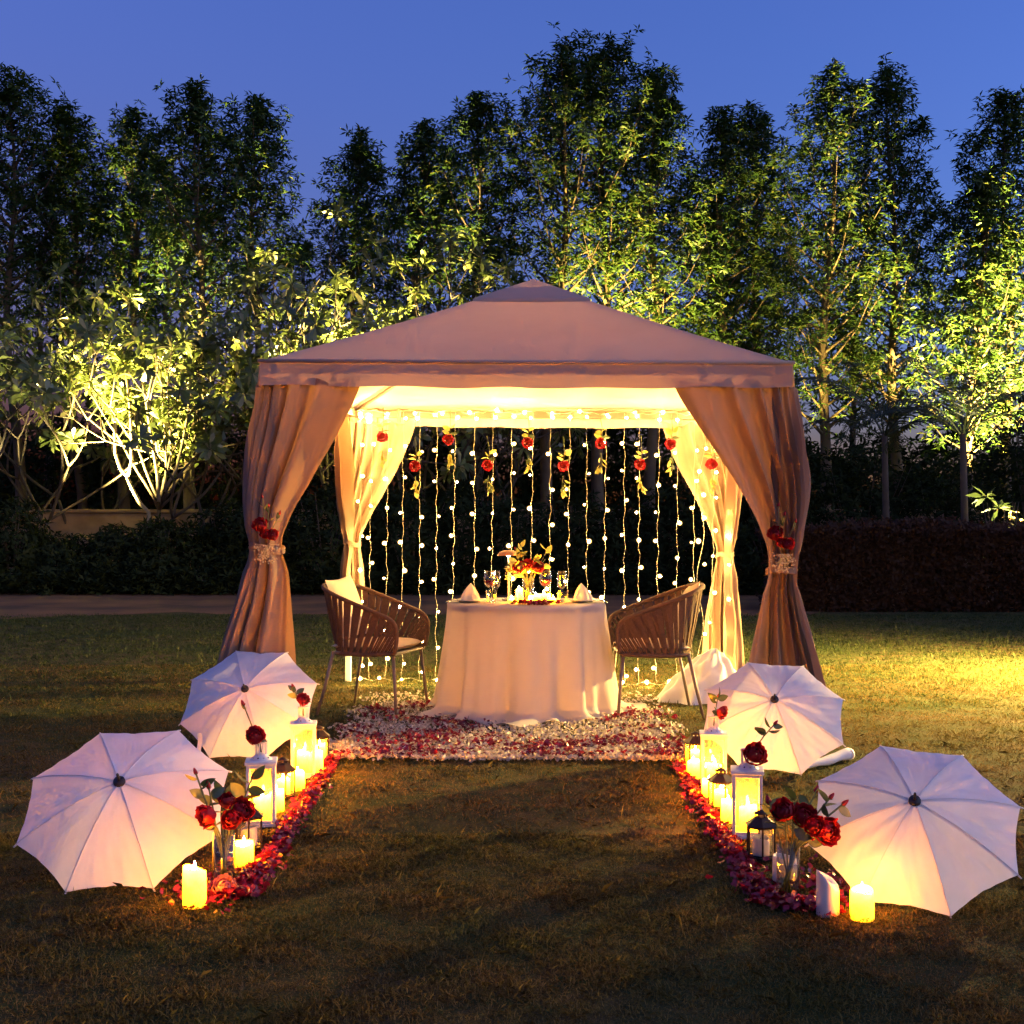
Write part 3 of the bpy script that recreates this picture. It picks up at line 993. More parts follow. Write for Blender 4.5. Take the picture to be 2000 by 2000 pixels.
uplight((-3.5, 25.9, 1.0), (-3.3, 27.0, 5.6), 20000 * UP, 'garden uplight below the yellow-lit frangipani', col=(1.0, .78, .24), size=64, blend=.9)
uplight((-10.2, 25.0, 0.6), (-9.8, 26.5, 5.0), 900 * UP, 'dim garden uplight near the left edge', size=70)
uplight((-7.6, 28.6, 1.2), (-7.5, 30.0, 7.0), 2600 * UP, 'garden uplight under the dark tree pair', col=WARM, size=44, blend=1)
uplight((2.55, 27.9, 1.2), (2.7, 29.3, 6.6), 11000 * UP, 'garden uplight under the tallest tree', col=WARM, size=58, blend=1)
uplight((5.0, 28.4, 1.2), (5.2, 30, 6.0), 1300 * UP, 'garden uplight behind the right roof slope', col=WARM, size=60, blend=1)
uplight((7.0, 28.4, 1.2), (6.9, 30.0, 7.5), 2200 * UP, 'garden uplight under the pointed tree', col=WARM, size=40, blend=1)
uplight((11.0, 26.0, 0.3), (11.1, 28.6, 4.8), 36000 * UP, 'strong garden uplight at the right edge', col=(1.0, .74, .2), size=72, blend=.9)
uplight((7.38, 20.25, 0.25), (7.42, 19.9, 1.7), 450 * UP, 'small uplight under the rosette plant', size=60)

# ================================================================== gazebo
GZ = Vector((0.118, 8.76, 0.0))
GROT = Matrix.Rotation(R(-2.86), 4, 'Z') @ Matrix.Rotation(R(0.55), 4, 'Y')
GM = Matrix.Translation(GZ) @ GROT
def gz(x, y, z): return GM @ Vector((x, y, z))
EAVE, PEAK, HALF, VAL = 2.145, 2.87, 1.455, 0.130
gaz = empty('gazebo', GZ, 0, 'taupe fabric garden gazebo with peaked vented roof over the dinner table', 'gazebo')
gaz.matrix_world = GM

def roof_pt(side, i, t, half=HALF + 0.03, eave=EAVE, peak=PEAK, top=0.0, sag=0.022):
    """side 0 front,1 right,2 back,3 left; i across 0..1, t up the slope 0..1"""
    w = half * (1 - t) + top * t
    z = eave + (peak - eave) * (0.92 * t + 0.08 * t ** 2)
    s = sag * math.sin(PI * i) * math.sin(PI * min(1, t * 1.15 + .02))
    x = (2 * i - 1) * w; y = -w
    z -= s
    z += (.005 * math.sin(17 * i + 3 * t + side) + .003 * math.sin(31 * i - 11 * t)) * math.sin(PI * i) * (1 - t) ** 2
    a = side * PI / 2
    return (x * math.cos(a) - y * math.sin(a), x * math.sin(a) + y * math.cos(a), z)
for s in range(4):
    b = MB()
    b.grid(lambda i, j: roof_pt(s, i, j * 0.90, top=0.0), 25, 15)
    b.build('roof_panel', M_CANOPY, gaz, True)
    # vent cap panel lifted over the opening, with a short drop at its hem
    b = MB()
    def capfn(i, j, s=s):
        if j < 0.15:
            p = roof_pt(s, i, 0.745, sag=0.004)
            return (p[0], p[1], p[2] + 0.018 - 0.022 * (1 - j / 0.15))
        t = 0.745 + (1 - 0.745) * (j - .15) / .85
        p = roof_pt(s, i, t, sag=0.004)
        return (p[0], p[1], p[2] + 0.018)
    b.grid(capfn, 13, 10)
    b.build('vent_cap', M_CANOPY, gaz, True)
    # valance with a slight wave and hem
    b = MB()
    rg = random.Random(40 + s)
    p1, p2 = rg.uniform(0, 6), rg.uniform(0, 6)
    def vfn(i, j, s=s):
        h = HALF + 0.032 + 0.010 * j * math.sin(i * 21 + p1) + 0.006 * j * math.sin(i * 47 + p2)
        x = (2 * i - 1) * (HALF + 0.032); y = -h
        z = EAVE - 0.004 - VAL * j - 0.012 * j * math.sin(PI * i) + 0.004 * j * math.sin(i * 33 + p2)
        a = s * PI / 2
        return (x * math.cos(a) - y * math.sin(a), x * math.sin(a) + y * math.cos(a), z)
    b.grid(vfn, 61, 6)
    b.build('valance', M_CANOPY, gaz, True)
    # seam binding along the eave
    b = MB()
    a = s * PI / 2
    q = lambda x, y, z: (x * math.cos(a) - y * math.sin(a), x * math.sin(a) + y * math.cos(a), z)
    b.tube([q(-HALF - .036, -HALF - .036, EAVE), q(0, -HALF - .036, EAVE - .003), q(HALF + .036, -HALF - .036, EAVE)], 0.011, 6)
    b.build('eave_binding', M_CANOPY, gaz, True)
    # steel frame under the fabric
    b = MB()
    b.box((0, 0, 0), (2 * HALF - 0.05, 0.035, 0.05))
    b.build('top_beam', M_FRAME, gaz, False, Matrix.Rotation(a, 4, 'Z') @ TRS((0, -HALF + 0.002, EAVE - 0.05)))
    b = MB()
    c0 = q(-HALF, -HALF, EAVE - .03); c1 = (0, 0, PEAK - 0.06)
    b.tube([c0, tuple((c0[k] + c1[k]) / 2 + (0, 0, -.012)[k] for k in range(3)), c1], 0.014, 8)
    b.build('hip_rod', M_FRAME, gaz, True)
    b = MB()
    b.bbox((0, 0, 0), (0.045, 0.045, EAVE + 0.02), 0.004)
    b.build('post', M_WPOST if s in (2, 3) else M_FRAME, gaz, False, TRS(q(*((-HALF + .05, -HALF + .05) if s in (0, 1) else (-HALF - .035, -HALF - .035)), (EAVE - 0.06) / 2)))

# ------------------------------------------------------------------ corner curtains
def smooth_interp(z, rows, k):
    zs = [r[0] for r in rows]
    for i in range(len(rows) - 1):
        if zs[i] >= z >= zs[i + 1]:
            f = (zs[i] - z) / (zs[i] - zs[i + 1])
            # Catmull-Rom through the row values
            p0 = rows[max(i - 1, 0)][k]; p1 = rows[i][k]; p2 = rows[i + 1][k]; p3 = rows[min(i + 2, len(rows) - 1)][k]
            return 0.5 * (2 * p1 + (p2 - p0) * f + (2 * p0 - 5 * p1 + 4 * p2 - p3) * f * f + (3 * p1 - p0 - 3 * p2 + p3) * f ** 3)
    return rows[-1][k] if z < zs[-1] else rows[0][k]

def corner_curtain(cx, cy, sx, sy, rows, seed, label, folds=9, mat=M_CURTAIN):
    """rows: z, along-front reach, along-side reach, outward bulge x, fold amplitude, shift of front reach start (outward overhang)"""
    rg = random.Random(seed)
    t0 = empty('tied_curtain', gz(cx, cy, 0), 0, label, 'curtain', 'curtains tied at the gazebo corners')
    t0.matrix_world = GM @ Matrix.Translation((cx, cy, 0))
    zt, zb = rows[0][0], rows[-1][0]
    ph = [rg.uniform(0, 6.28) for _ in range(5)]
    NU, NV = 150, 64
    b = MB()
    def fn(u, v):
        z = zt + (zb - zt) * v
        a = smooth_interp(z, rows, 1); bb = smooth_interp(z, rows, 2); o = smooth_interp(z, rows, 3); am = smooth_interp(z, rows, 4)
        A = Vector((sx * a, 0)); B = Vector((0, sy * bb)); Cc = Vector((-sx * o, -sy * o * .22))
        wgt = 2.2
        w0, w1, w2 = (1 - u) ** 2, 2 * u * (1 - u) * wgt, u * u
        P = (A * w0 + Cc * w1 + B * w2) / (w0 + w1 + w2)
        # path tangent
        du = 0.01
        u2 = min(1, u + du); u1 = max(0, u - du)
        def Q(t):
            q0, q1, q2 = (1 - t) ** 2, 2 * t * (1 - t) * wgt, t * t
            return (A * q0 + Cc * q1 + B * q2) / (q0 + q1 + q2)
        T = Q(u2) - Q(u1)
        T = T.normalized() if T.length > 1e-7 else Vector((1, 0))
        N = Vector((T.y, -T.x))
        uu = u + 0.02 * math.sin(3 * v + ph[0])
        f0 = math.sin(2 * PI * folds * uu + ph[1])
        f = math.copysign(abs(f0) ** .75, f0) * 1.15 + 0.45 * math.sin(2 * PI * folds * 1.9 * uu + ph[2] + 1.5 * v) + 0.3 * math.sin(2 * PI * 3 * uu + ph[3] + 2 * v)
        f2 = math.cos(2 * PI * folds * uu + ph[1])
        w = 1.25 * am * (0.35 + 0.65 * min(1, abs(2 * u - 1) * 1.2 + 0.35))
        P = P + N * (f * w) + T * (f2 * w * 0.35)
        crumple = 0.004 * math.sin(23 * u + 17 * v + ph[4]) + 0.003 * math.sin(41 * u - 31 * v + ph[2])
        P = P + N * crumple
        hem = 0.012 * math.sin(19 * u + ph[3]) if v > 0.98 else 0
        scal = -0.02 * (1 - math.cos(2 * PI * folds * u)) if v < 0.01 else 0
        return (P.x, P.y, z + hem + scal)
    b.grid(fn, NU, NV)
    b.build('curtain_cloth', mat, t0, True)
    # tie band at the narrowest height
    zt_ = min(rows, key=lambda r: r[1] + r[2])[0]
    bt = MB()
    def band(u, v):
        p = fn(u, (zt - (zt_ + 0.03 - 0.06 * v)) / (zt - zb))
        c = Vector((0.02 * sx, 0.02 * sy, 0))
        d = Vector((p[0], p[1], 0)) - c
        return (p[0] + d.x * .05, p[1] + d.y * .05, zt_ + 0.03 - 0.06 * v)
    pts = [Vector(band(i / 40, 0.5)) for i in range(41)]
    bx = [p.x for p in pts]; by = [p.y for p in pts]
    cen = Vector(((max(bx) + min(bx)) / 2, (max(by) + min(by)) / 2, 0))
    ring = []
    rx = (max(bx) - min(bx)) / 2 + .003; ry = (max(by) - min(by)) / 2 + .003
    prof = []
    def bandfn(i, j):
        an = 2 * PI * i
        zz = zt_ + (0.5 - j) * 0.035 - 0.12 * rx * sx * math.cos(an)
        k = 1 + 0.03 * math.sin(5 * an) + 0.02 * math.sin(3 * PI * j)
        return (cen.x + rx * k * math.cos(an), cen.y + ry * k * math.sin(an), zz + 0.01 * math.sin(an * 2))
    bt.grid(bandfn, 33, 5)
    bt.build('tie_band', mat, t0, True)
    # hanging tabs at the rail
    for k in range(4):
        u = 0.06 + 0.13 * k
        p = fn(u, 0.0)
        tb = MB(); tb.bbox((p[0], p[1], zt + 0.035), (0.03, 0.012, 0.11), 0.003)
        tb.build('hanging_tab', mat, t0)
    return t0, cen

TOPZ = 2.05
H0 = HALF
FL, fl_c = corner_curtain(-H0, -H0, 1, 1, [(TOPZ, .55, .52, .17, .014), (1.75, .42, .40, .18, .026), (1.45, .255, .26, .185, .030), (1.22, .135, .13, .155, .026), (1.09, .105, .10, .125, .018), (0.95, .15, .14, .16, .028), (0.55, .19, .19, .34, .036), (0.03, .22, .22, .52, .042)], 1,
                   'taupe curtain tied back at the front left corner of the gazebo')
FR, fr_c = corner_curtain(H0, -H0, -1, 1, [(TOPZ, .63, .52, .16, .014), (1.75, .46, .40, .17, .026), (1.45, .265, .26, .17, .030), (1.18, .125, .12, .115, .024), (1.00, .09, .09, .085, .016), (0.86, .125, .12, .105, .024), (0.5, .20, .18, .25, .034), (0.03, .27, .22, .42, .040)], 2,
                   'taupe curtain tied back at the front right corner of the gazebo')
BL, bl_c = corner_curtain(-H0, H0 - .03, 1, -1, [(TOPZ, .50, .45, .15, .016), (1.75, .40, .34, .15, .026), (1.45, .24, .22, .14, .026), (1.2, .10, .11, .11, .020), (1.08, .06, .06, .08, .014), (0.9, .08, .08, .10, .018), (0.30, .12, .12, .14, .026)], 3,
                   'glowing curtain tied back at the rear left corner behind the chair')
BR, br_c = corner_curtain(H0, H0 - .03, -1, -1, [(TOPZ, .50, .45, .15, .016), (1.75, .40, .34, .15, .026), (1.45, .24, .22, .13, .026), (1.15, .11, .10, .10, .020), (1.02, .075, .07, .08, .014), (0.85, .11, .11, .10, .022), (0.5, .17, .17, .15, .034), (0.11, .19, .20, .20, .038)], 4,
                   'glowing curtain tied back at the rear right corner of the gazebo')

# ================================================================== roses
def rose_head_mesh(name, mat, seed=1):
    """whorls of cupped petals, tight in the middle and rolled back at the rim"""
    rg = random.Random(seed)
    b = MB()
    layers = [(3, .26, .10, 1.25, .0), (4, .40, .30, 1.0, .02), (5, .56, .50, .85, .08), (6, .74, .78, .75, .20), (7, .90, 1.02, .68, .34)]
    for li, (n, rho, th_tip, wid, lip) in enumerate(layers):
        a0 = rg.uniform(0, 6.28)
        for k in range(n):
            az = a0 + 2 * PI * k / n + rg.uniform(-.15, .15)
            e = rg.uniform(0, 6); tw = rg.uniform(-.15, .15); rr = rho * rg.uniform(.92, 1.08); tt = th_tip + rg.uniform(-.10, .14)
            def fn(i, j, az=az, e=e, tw=tw, rr=rr, tt=tt, wid=wid, lip=lip):
                s = (i - .5) * 2
                top = tt + .30 * abs(s) ** 1.6 - .10 * (1 - abs(s))
                th = 2.35 + (top - 2.35) * j
                w = wid * (0.45 + .55 * math.sin(PI * min(1, .15 + .6 * j)))
                an = az + s * w + tw * j
                r = rr * (1 + .06 * s * (1 if k % 2 else -1)) * (1 + .05 * math.sin(7 * s + e) * j ** 3)
                ro = lip * max(0, j - .62) / .38 * (1 - .3 * abs(s))
                hr = r * math.sin(th) + ro * .55
                z = -r * .0 + r * .85 * math.cos(th) - ro * .22 + .05 * math.sin(5 * s + e) * j ** 4 * (1 if lip else 0)
                return (hr * math.cos(an), hr * math.sin(an), z)
            b.grid(fn, 7, 6)
    return b.mesh(name, mat, True)
ME_ROSE = rose_head_mesh('rose_head', M_ROSE, 3)
ME_PINK = rose_head_mesh('pink_rose_head', M_ROSEPINK, 4)
def bud_mesh():
    b = MB()
    b.lathe([(0.05, -.1), (.42, .15), (.5, .5), (.42, .95), (.26, 1.4), (.08, 1.65), (.0, 1.68)], 10, fn=lambda i, a: 0.04 * math.sin(3 * a))
    return b.mesh('rose_bud', M_ROSE, True)
ME_BUD = bud_mesh()
def sepal_mesh():
    b = MB()
    for k in range(5):
        a = 2 * PI * k / 5
        d = Vector((math.cos(a) * .9, math.sin(a) * .9, .2))
        b.leaf((0, 0, -.2), d, Vector((-math.sin(a), math.cos(a), 0)), .95, .3, .2, .6)
    b.ball((0, 0, -.22), .2, 8, 6)
    return b.mesh('sepals', M_RLEAF, True)
ME_SEPAL = sepal_mesh()
def leaf_mesh_unit(name, mat):
    b = MB(); b.leaf((0, 0, 0), (0, 0, 1), (1, 0, 0), 1.0, 0.62, .25, .18, 6)
    return b.mesh(name, mat, True)
ME_RLEAF = leaf_mesh_unit('leaf', M_RLEAF)
ME_YLEAF = leaf_mesh_unit('leaf', M_YLEAF)

def rose(name, label, base, pts, head=0.032, leaves=(), bud=False, extra_buds=(), group=None, mesh=None, cat='rose', stem_r=0.0028, leafL=0.05, yellow=False, seed=0, head_dir=None):
    """base: world position; pts: stem polyline relative to base; leaves: (t along stem, azimuth, yellow)"""
    rg = random.Random(seed)
    t0 = empty(name, base, 0, label, cat, group)
    P = [Vector(p) for p in pts]
    b = MB(); b.tube(P, stem_r, 6)
    b.build('stem', M_STEM, t0, True)
    d = Vector(head_dir) if head_dir else (P[-1] - P[-2]).normalized()
    tip = P[-1]
    if bud:
        link('bud', ME_BUD, None, t0, TRS(tip, frame_z(d), head))
        link('sepals', ME_SEPAL, None, t0, TRS(tip, frame_z(d), head))
    else:
        link('flower_head', mesh or ME_ROSE, None, t0, TRS(tip + d * head * .3, frame_z(d) @ Matrix.Rotation(rg.uniform(0, 6), 4, 'Z'), head))
        link('sepals', ME_SEPAL, None, t0, TRS(tip, frame_z(d), head * .8))
    n = len(P) - 1
    for (t, az, yel) in leaves:
        k = min(n - 1, int(t * n)); f = t * n - k
        p = P[k].lerp(P[k + 1], f)
        dd = Vector((math.cos(az), rg.uniform(-.35, .35), math.sin(az))).normalized()
        q = frame_z(dd) @ Matrix.Rotation(rg.uniform(0, 6.28), 4, 'Z')
        L = leafL * rg.uniform(.8, 1.2)
        link('leaf', ME_YLEAF if yel else ME_RLEAF, None, t0, TRS(p, q, L))
    return t0

# ------------------------------------------------------------------ fairy light strings
ME_BULBS = MB()
def ico():
    import bmesh
    bm = bmesh.new(); bmesh.ops.create_icosphere(bm, subdivisions=2, radius=1.0)
    me = bpy.data.meshes.new('bulb'); bm.to_mesh(me); bm.free()
    me.polygons.foreach_set('use_smooth', [True] * len(me.polygons))
    me.materials.append(M_BULB)
    return me
ME_BULB = ico()
def halo_mesh():  # added glowing shell around each bulb, stands in for lens bloom
    m, t = new_mat('bulb_halo')
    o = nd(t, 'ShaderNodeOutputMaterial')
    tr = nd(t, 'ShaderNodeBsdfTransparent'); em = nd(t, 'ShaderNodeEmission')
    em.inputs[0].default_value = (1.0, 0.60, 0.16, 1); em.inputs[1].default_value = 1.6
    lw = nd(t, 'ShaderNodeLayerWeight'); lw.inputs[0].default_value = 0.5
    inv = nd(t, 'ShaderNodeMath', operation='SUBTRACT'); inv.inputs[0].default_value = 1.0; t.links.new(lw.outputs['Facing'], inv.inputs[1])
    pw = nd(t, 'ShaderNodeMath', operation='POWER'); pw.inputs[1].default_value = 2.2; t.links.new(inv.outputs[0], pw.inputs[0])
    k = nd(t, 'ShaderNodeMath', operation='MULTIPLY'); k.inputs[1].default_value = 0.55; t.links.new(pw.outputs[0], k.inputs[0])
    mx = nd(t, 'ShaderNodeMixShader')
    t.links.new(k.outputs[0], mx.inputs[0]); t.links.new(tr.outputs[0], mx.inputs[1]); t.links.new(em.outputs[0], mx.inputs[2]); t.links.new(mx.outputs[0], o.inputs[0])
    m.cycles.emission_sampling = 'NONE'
    me = ME_BULB.copy(); me.name = 'halo'; me.materials.clear(); me.materials.append(m)
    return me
ME_HALO = halo_mesh()
BR_ = 0.0088
def light_string(label, pts, bulbs, group, wire_r=0.0014, br=BR_):
    base = Vector(pts[0])
    low = min(pts, key=lambda p: p[2])
    t0 = empty('fairy_light_string', (low[0], low[1], low[2]), 0, label, 'fairy lights', group)
    o = Vector(t0.location)
    b = MB(); b.tube([Vector(p) - o for p in pts], wire_r, 5)
    b.build('wire', M_WIRE, t0, True)
    for p in bulbs:
        bo = link('bulb', ME_BULB, None, t0, TRS(Vector(p) - o, None, br * random.uniform(.68, 1.25)))
        link('halo', ME_HALO, None, bo, TRS((0, 0, 0), None, 2.1))
random.seed(17)
SX = [112, 168, 245, 318, 395, 478, 566, 656, 745, 833, 933, 1016, 1108, 1186, 1278, 1362, 1432, 1527, 1610, 1692, 1785, 1862]
STRING_X = []
for i, zx in enumerate(SX):
    X = (650 + zx / 2.415 - 1000) / 2548 * 10.05
    # place in gazebo space a little inside the rear beam
    lx = X - GZ.x - 0.065
    ly = HALF - 0.16
    ztop = 2.10
    ph = random.uniform(0, 6.28)
    off = 0.10 * random.uniform(0, 1)
    pts, bl = [], []
    nseg = 44
    drift = random.uniform(-.02, .02)
    for k in range(nseg + 1):
        z = ztop - (ztop - 0.03) * k / nseg
        s = min(1, k / 6)
        x = lx + drift * (k / nseg) + s * (0.005 * math.sin(z * 19 + ph) + 0.004 * math.sin(z * 43 + 2 * ph) + random.uniform(-.002, .002))
        y = ly + s * (0.006 * math.sin(z * 15 + 1.7 * ph))
        p = gz(x, y, z); pts.append(p)
    z = ztop - 0.02 - off * .3
    while z > 0.06:
        sgn = random.choice((-1, 1, 1, -1, 0))
        x = lx + drift * ((ztop - z) / ztop) + sgn * 0.019
        bl.append(gz(x, ly - 0.008, z))
        z -= 0.24 + random.uniform(-.05, .05)
    STRING_X.append((lx, ly))
    light_string(ORD[i] + ' hanging fairy light string counted from the left across the gazebo back', pts, bl, 'fairy light strings hanging at the gazebo back')
# the feeder string looped along the rear beam
pts = [gz(-1.42 + 2.84 * k / 60, HALF - 0.15, 2.105 + 0.012 * math.sin(k * 0.9) + .008 * math.sin(k * 2.3)) for k in range(61)]
bl = [gz(-1.38 + 2.76 * k / 13, HALF - 0.17, 2.10 + random.uniform(-.02, .02)) for k in range(14)]
light_string('fairy light feeder string running along the rear top beam', pts, bl, 'fairy light feeder strings', br=.0105)
# string lying along the grass behind the table
pts = [gz(-1.42 + 2.9 * k / 70, HALF - 0.22 + .03 * math.sin(k * .7), 0.035 + .012 * math.sin(k * 1.3)) for k in range(71)]
bl = [gz(-1.36 + 2.76 * k / 15 + random.uniform(-.06, .06), HALF - 0.24 + random.uniform(-.05, .03), 0.04 + random.uniform(0, .015)) for k in range(16)]
light_string('fairy light string lying along the grass behind the table', pts, bl, 'fairy light feeder strings', br=.0105)
# a string up the left wall and another bunched on the right rear curtain
pts = [gz(-1.30 + .02 * math.sin(k), 0.9 + .35 * k / 20, 2.10 - .04 * math.sin(PI * k / 20)) for k in range(21)]
bl = [gz(-1.30 + random.uniform(-.03, .03), 0.9 + .35 * k / 4, 2.04 + random.uniform(-.04, .03)) for k in range(5)]
light_string('bunched fairy light string glowing at the rear left roof corner', pts, bl, 'fairy light feeder strings', br=.012)
pts = [gz(1.24 + .03 * math.sin(k * .6), 1.16 + .05 * math.cos(k * .5), 2.08 - 2.03 * k / 30) for k in range(31)]
bl = [gz(1.25 + .03 * math.sin(k * 2.2), 1.15 + .04 * math.cos(k * 1.7), 2.0 - 1.92 * k / 11) for k in range(12)]
light_string('fairy light string drawn down over the rear right curtain', pts, bl, 'fairy light feeder strings', br=.0105)

# roses hanging head-down among the strings
HANG = [(746, 865), (811, 923), (877, 871), (954, 921), (1031, 877), (1100, 922), (1174, 878), (1251, 919), (1311, 879), (1390, 918)]
for i, (x, y) in enumerate(HANG):
    d = 9.92
    X, Y, Z = px(x, y, d)
    rg = random.Random(900 + i)
    pts = [(0.012 * rg.uniform(-1, 1), 0, 0.27), (0.01, 0, .16), (0, 0, 0.055)]
    t0 = rose('hanging_rose', ORD[i] + ' red rose from the left hanging head down among the fairy lights', (X, Y, Z), pts, 0.046,
              [(0.62, 0.5 + rg.uniform(-.3, .3), 1), (.7, 2.6 + rg.uniform(-.3, .3), 1), (.85, 0.2, 0), (.8, 2.9, 1)], seed=i, group='roses hanging among the fairy lights', leafL=.062, head_dir=(rg.uniform(-.35, .35), -.85, -.45))
    # the leafy spray below the bloom
    sp = MB(); sp.tube([(0, 0.0, -.03), (.012 * rg.uniform(-1, 1), -.01, -.09), (.02 * rg.uniform(-1, 1), -.01, -.16)], .0022, 5)
    sp.build('side_shoot', M_STEM, t0, True)
    for k in range(6):
        an = rg.uniform(-2.6, -.5)
        q = frame_z((math.cos(an), rg.uniform(-.4, .2), math.sin(an))) @ Matrix.Rotation(rg.uniform(0, 6.28), 4, 'Z')
        link('leaf', ME_YLEAF if rg.random() < .75 else ME_RLEAF, None, t0, TRS((0.01 * rg.uniform(-1, 1), -.008, -.06 - .018 * k), q, .052 * rg.uniform(.8, 1.2)))

# bouquets pinned to the front curtain ties
def curtain_bouquet(label, loc, seed, flip=1):
    rg = random.Random(seed)
    t0 = empty('curtain_bouquet', loc, 0, label, 'bouquet', 'bouquets pinned to the front curtains')
    for (x, y, z, r) in ((-.035 * flip, -.02, .09, .045), (.035 * flip, -.03, .035, .036), (-.005, -.03, .04, .03)):
        d = Vector((x * 4, -1, .35))
        link('flower_head', ME_ROSE, None, t0, TRS((x, y, z), frame_z(d), r))
    b = MB()
    tips = [(-.02, -.02, .24), (.015, -.02, .19), (.075 * flip, -.03, .15)]
    for tp in tips:
        b.tube([(0, -.01, 0), (tp[0] * .6, tp[1], tp[2] * .6), tp], .0022, 5)
    b.build('stem', M_STEM, t0, True)
    for tp in tips:
        link('bud', ME_BUD, None, t0, TRS(tp, frame_z((rg.uniform(-.4, .4), -.2, 1)), .014))
        for k in range(2):
            an = rg.uniform(0, 3.14)
            link('leaf', ME_YLEAF if k else ME_RLEAF, None, t0, TRS(Vector(tp) * rg.uniform(.6, .9), frame_z((math.cos(an), -.3, math.sin(an))), .04))
    g = MB()
    for k in range(90):
        a = rg.uniform(0, 6.28); e = rg.uniform(-1.2, .6)
        rr = .085 * rg.uniform(.4, 1)
        q = Vector((math.cos(a) * math.cos(e) * rr, -abs(math.sin(a)) * math.cos(e) * rr * .7 - .02, -.055 + math.sin(e) * rr))
        if k % 3 == 0: g.tube([(0, -.01, -.02), q], .0008, 3, cap=False)
        g.ball(q, .0045 * rg.uniform(.7, 1.3), 5, 4)
    o = g.build('gypsophila_spray', M_GYP, t0, True)
    return t0
curtain_bouquet('bouquet of dark red roses and dried sprays on the front left curtain tie', gz(-H0 + .04, -H0 - .12, 1.13), 1)
curtain_bouquet('bouquet of dark red roses and dried sprays on the front right curtain tie', gz(H0 - .035, -H0 - .11, 1.11), 2)

# ================================================================== dinner table
TX, TY, TH, TR = 0.092, 8.62, 0.73, 0.52
tb = empty('round_table', (TX, TY, 0), 0, 'round dining table hidden under the long white cloth', 'table')
b = MB(); b.lathe([(0, TH - .055), (TR - .015, TH - .055), (TR - .01, TH - .012), (TR - .02, TH - .008), (0, TH - .008)], 48); b.build('table_top', M_FRAME, tb)
b = MB(); b.lathe([(.26, 0), (.26, .025), (.05, .04), (.04, .66), (.2, .672), (0, .673)], 24); b.build('pedestal', M_FRAME, tb, True)

def tablecloth():
    t0 = empty('tablecloth', (TX, TY, 0), 0, 'long white cloth draped to the grass over the round dinner table', 'tablecloth')
    rg = random.Random(31)
    ph = [rg.uniform(0, 6.28) for _ in range(8)]
    NU, rows = 240, []
    b = MB()
    prof = [(0.0, TH), (0.3, TH), (TR - .03, TH), (TR - .008, TH - .002), (TR + .002, TH - .012)]
    nz = 34
    vs, fs = [], []
    for (r, z) in prof:
        vs.append([(r * math.cos(2 * PI * k / NU), r * math.sin(2 * PI * k / NU), z) for k in range(NU)])
    for j in range(1, nz + 1):
        t = j / nz
        ring = []
        for k in range(NU):
            a = 2 * PI * k / NU
            fold = (math.sin(11 * a + ph[0] + .7 * math.sin(2 * a + ph[4])) + .55 * math.sin(19 * a + ph[1] + t) + .4 * math.sin(5 * a + ph[2]) + .25 * math.sin(31 * a + ph[3]))
            amp = .007 + .066 * t ** 1.15
            flare = .062 * t ** 1.3
            r = TR + .002 + flare + amp * fold * .6
            z = (TH - .012) * (1 - t)
            if t > .9:
                s = (t - .9) / .1
                pool = .10 + .055 * math.sin(3 * a + ph[5]) + .045 * math.sin(7 * a + ph[6]) + .03 * math.sin(13 * a + ph[7])
                r += s ** 1.6 * max(.02, pool)
                z = (TH - .012) * .1 * (1 - s) ** 1.5 + .012 + .016 * (1 + math.sin(17 * a + 5 * s + ph[1])) * s
            ring.append((r * math.cos(a), r * math.sin(a), z))
        vs.append(ring)
    flat = [p for r in vs for p in r]
    for i in range(len(vs) - 1):
        for k in range(NU):
            k2 = (k + 1) % NU
            fs.append((i * NU + k, i * NU + k2, (i + 1) * NU + k2, (i + 1) * NU + k))
    b.add(flat, fs)
    b.build('cloth_drape', M_TCLOTH, t0, True)
tablecloth()
TZ = TH + 0.003
def tpt(x, y, z=0.0): return (TX + x, TY + y, TZ + z)

def lathe_thing(name, label, cat, loc, parts, group=None, rz=0):
    t0 = empty(name, loc, rz, label, cat, group)
    first = None
    for (pn, prof, mat, n) in parts:
        b = MB(); b.lathe(prof, n); o = b.build(pn, mat, first or t0, True)
        first = first or o
    return t0
WG = [(.0, .002), (.034, .002), (.035, .005), (.012, .009), (.0045, .018), (.004, .085), (.008, .094), (.028, .104), (.041, .125), (.043, .145), (.036, .205), (.0345, .205), (.0415, .145), (.0395, .127), (.027, .107), (.0, .098)]
WINE = [(.0, .1), (.026, .1075), (.039, .127), (.0408, .143), (.0, .143)]
for side, lab in ((-1, 'wine glass half full of red wine at the left place setting'), (1, 'wine glass half full of red wine at the right place setting')):
    x = -.235 if side < 0 else .13
    lathe_thing('wine_glass', lab, 'wine glass', tpt(x, -.12 if side < 0 else .02), [('glass_bowl', WG, M_GLASS, 24), ('red_wine', WINE, M_WINE, 24)], 'wine glasses on the dinner table')
FG = [(.0, .002), (.032, .002), (.033, .005), (.01, .009), (.004, .02), (.004, .07), (.01, .08), (.026, .098), (.032, .13), (.029, .20), (.0275, .20), (.03, .13), (.024, .1), (.0, .085)]
for side, lab in ((-1, 'empty white wine glass behind the left red wine glass'), (1, 'empty white wine glass beside the right red wine glass')):
    lathe_thing('stemmed_glass', lab, 'wine glass', tpt(-.20 if side < 0 else .235, .02 if side < 0 else -.05), [('glass_bowl', FG, M_GLASS, 24)], 'wine glasses on the dinner table')
TG = [(.0, .002), (.03, .002), (.031, .006), (.036, .085), (.0345, .085), (.029, .012), (.0, .012)]
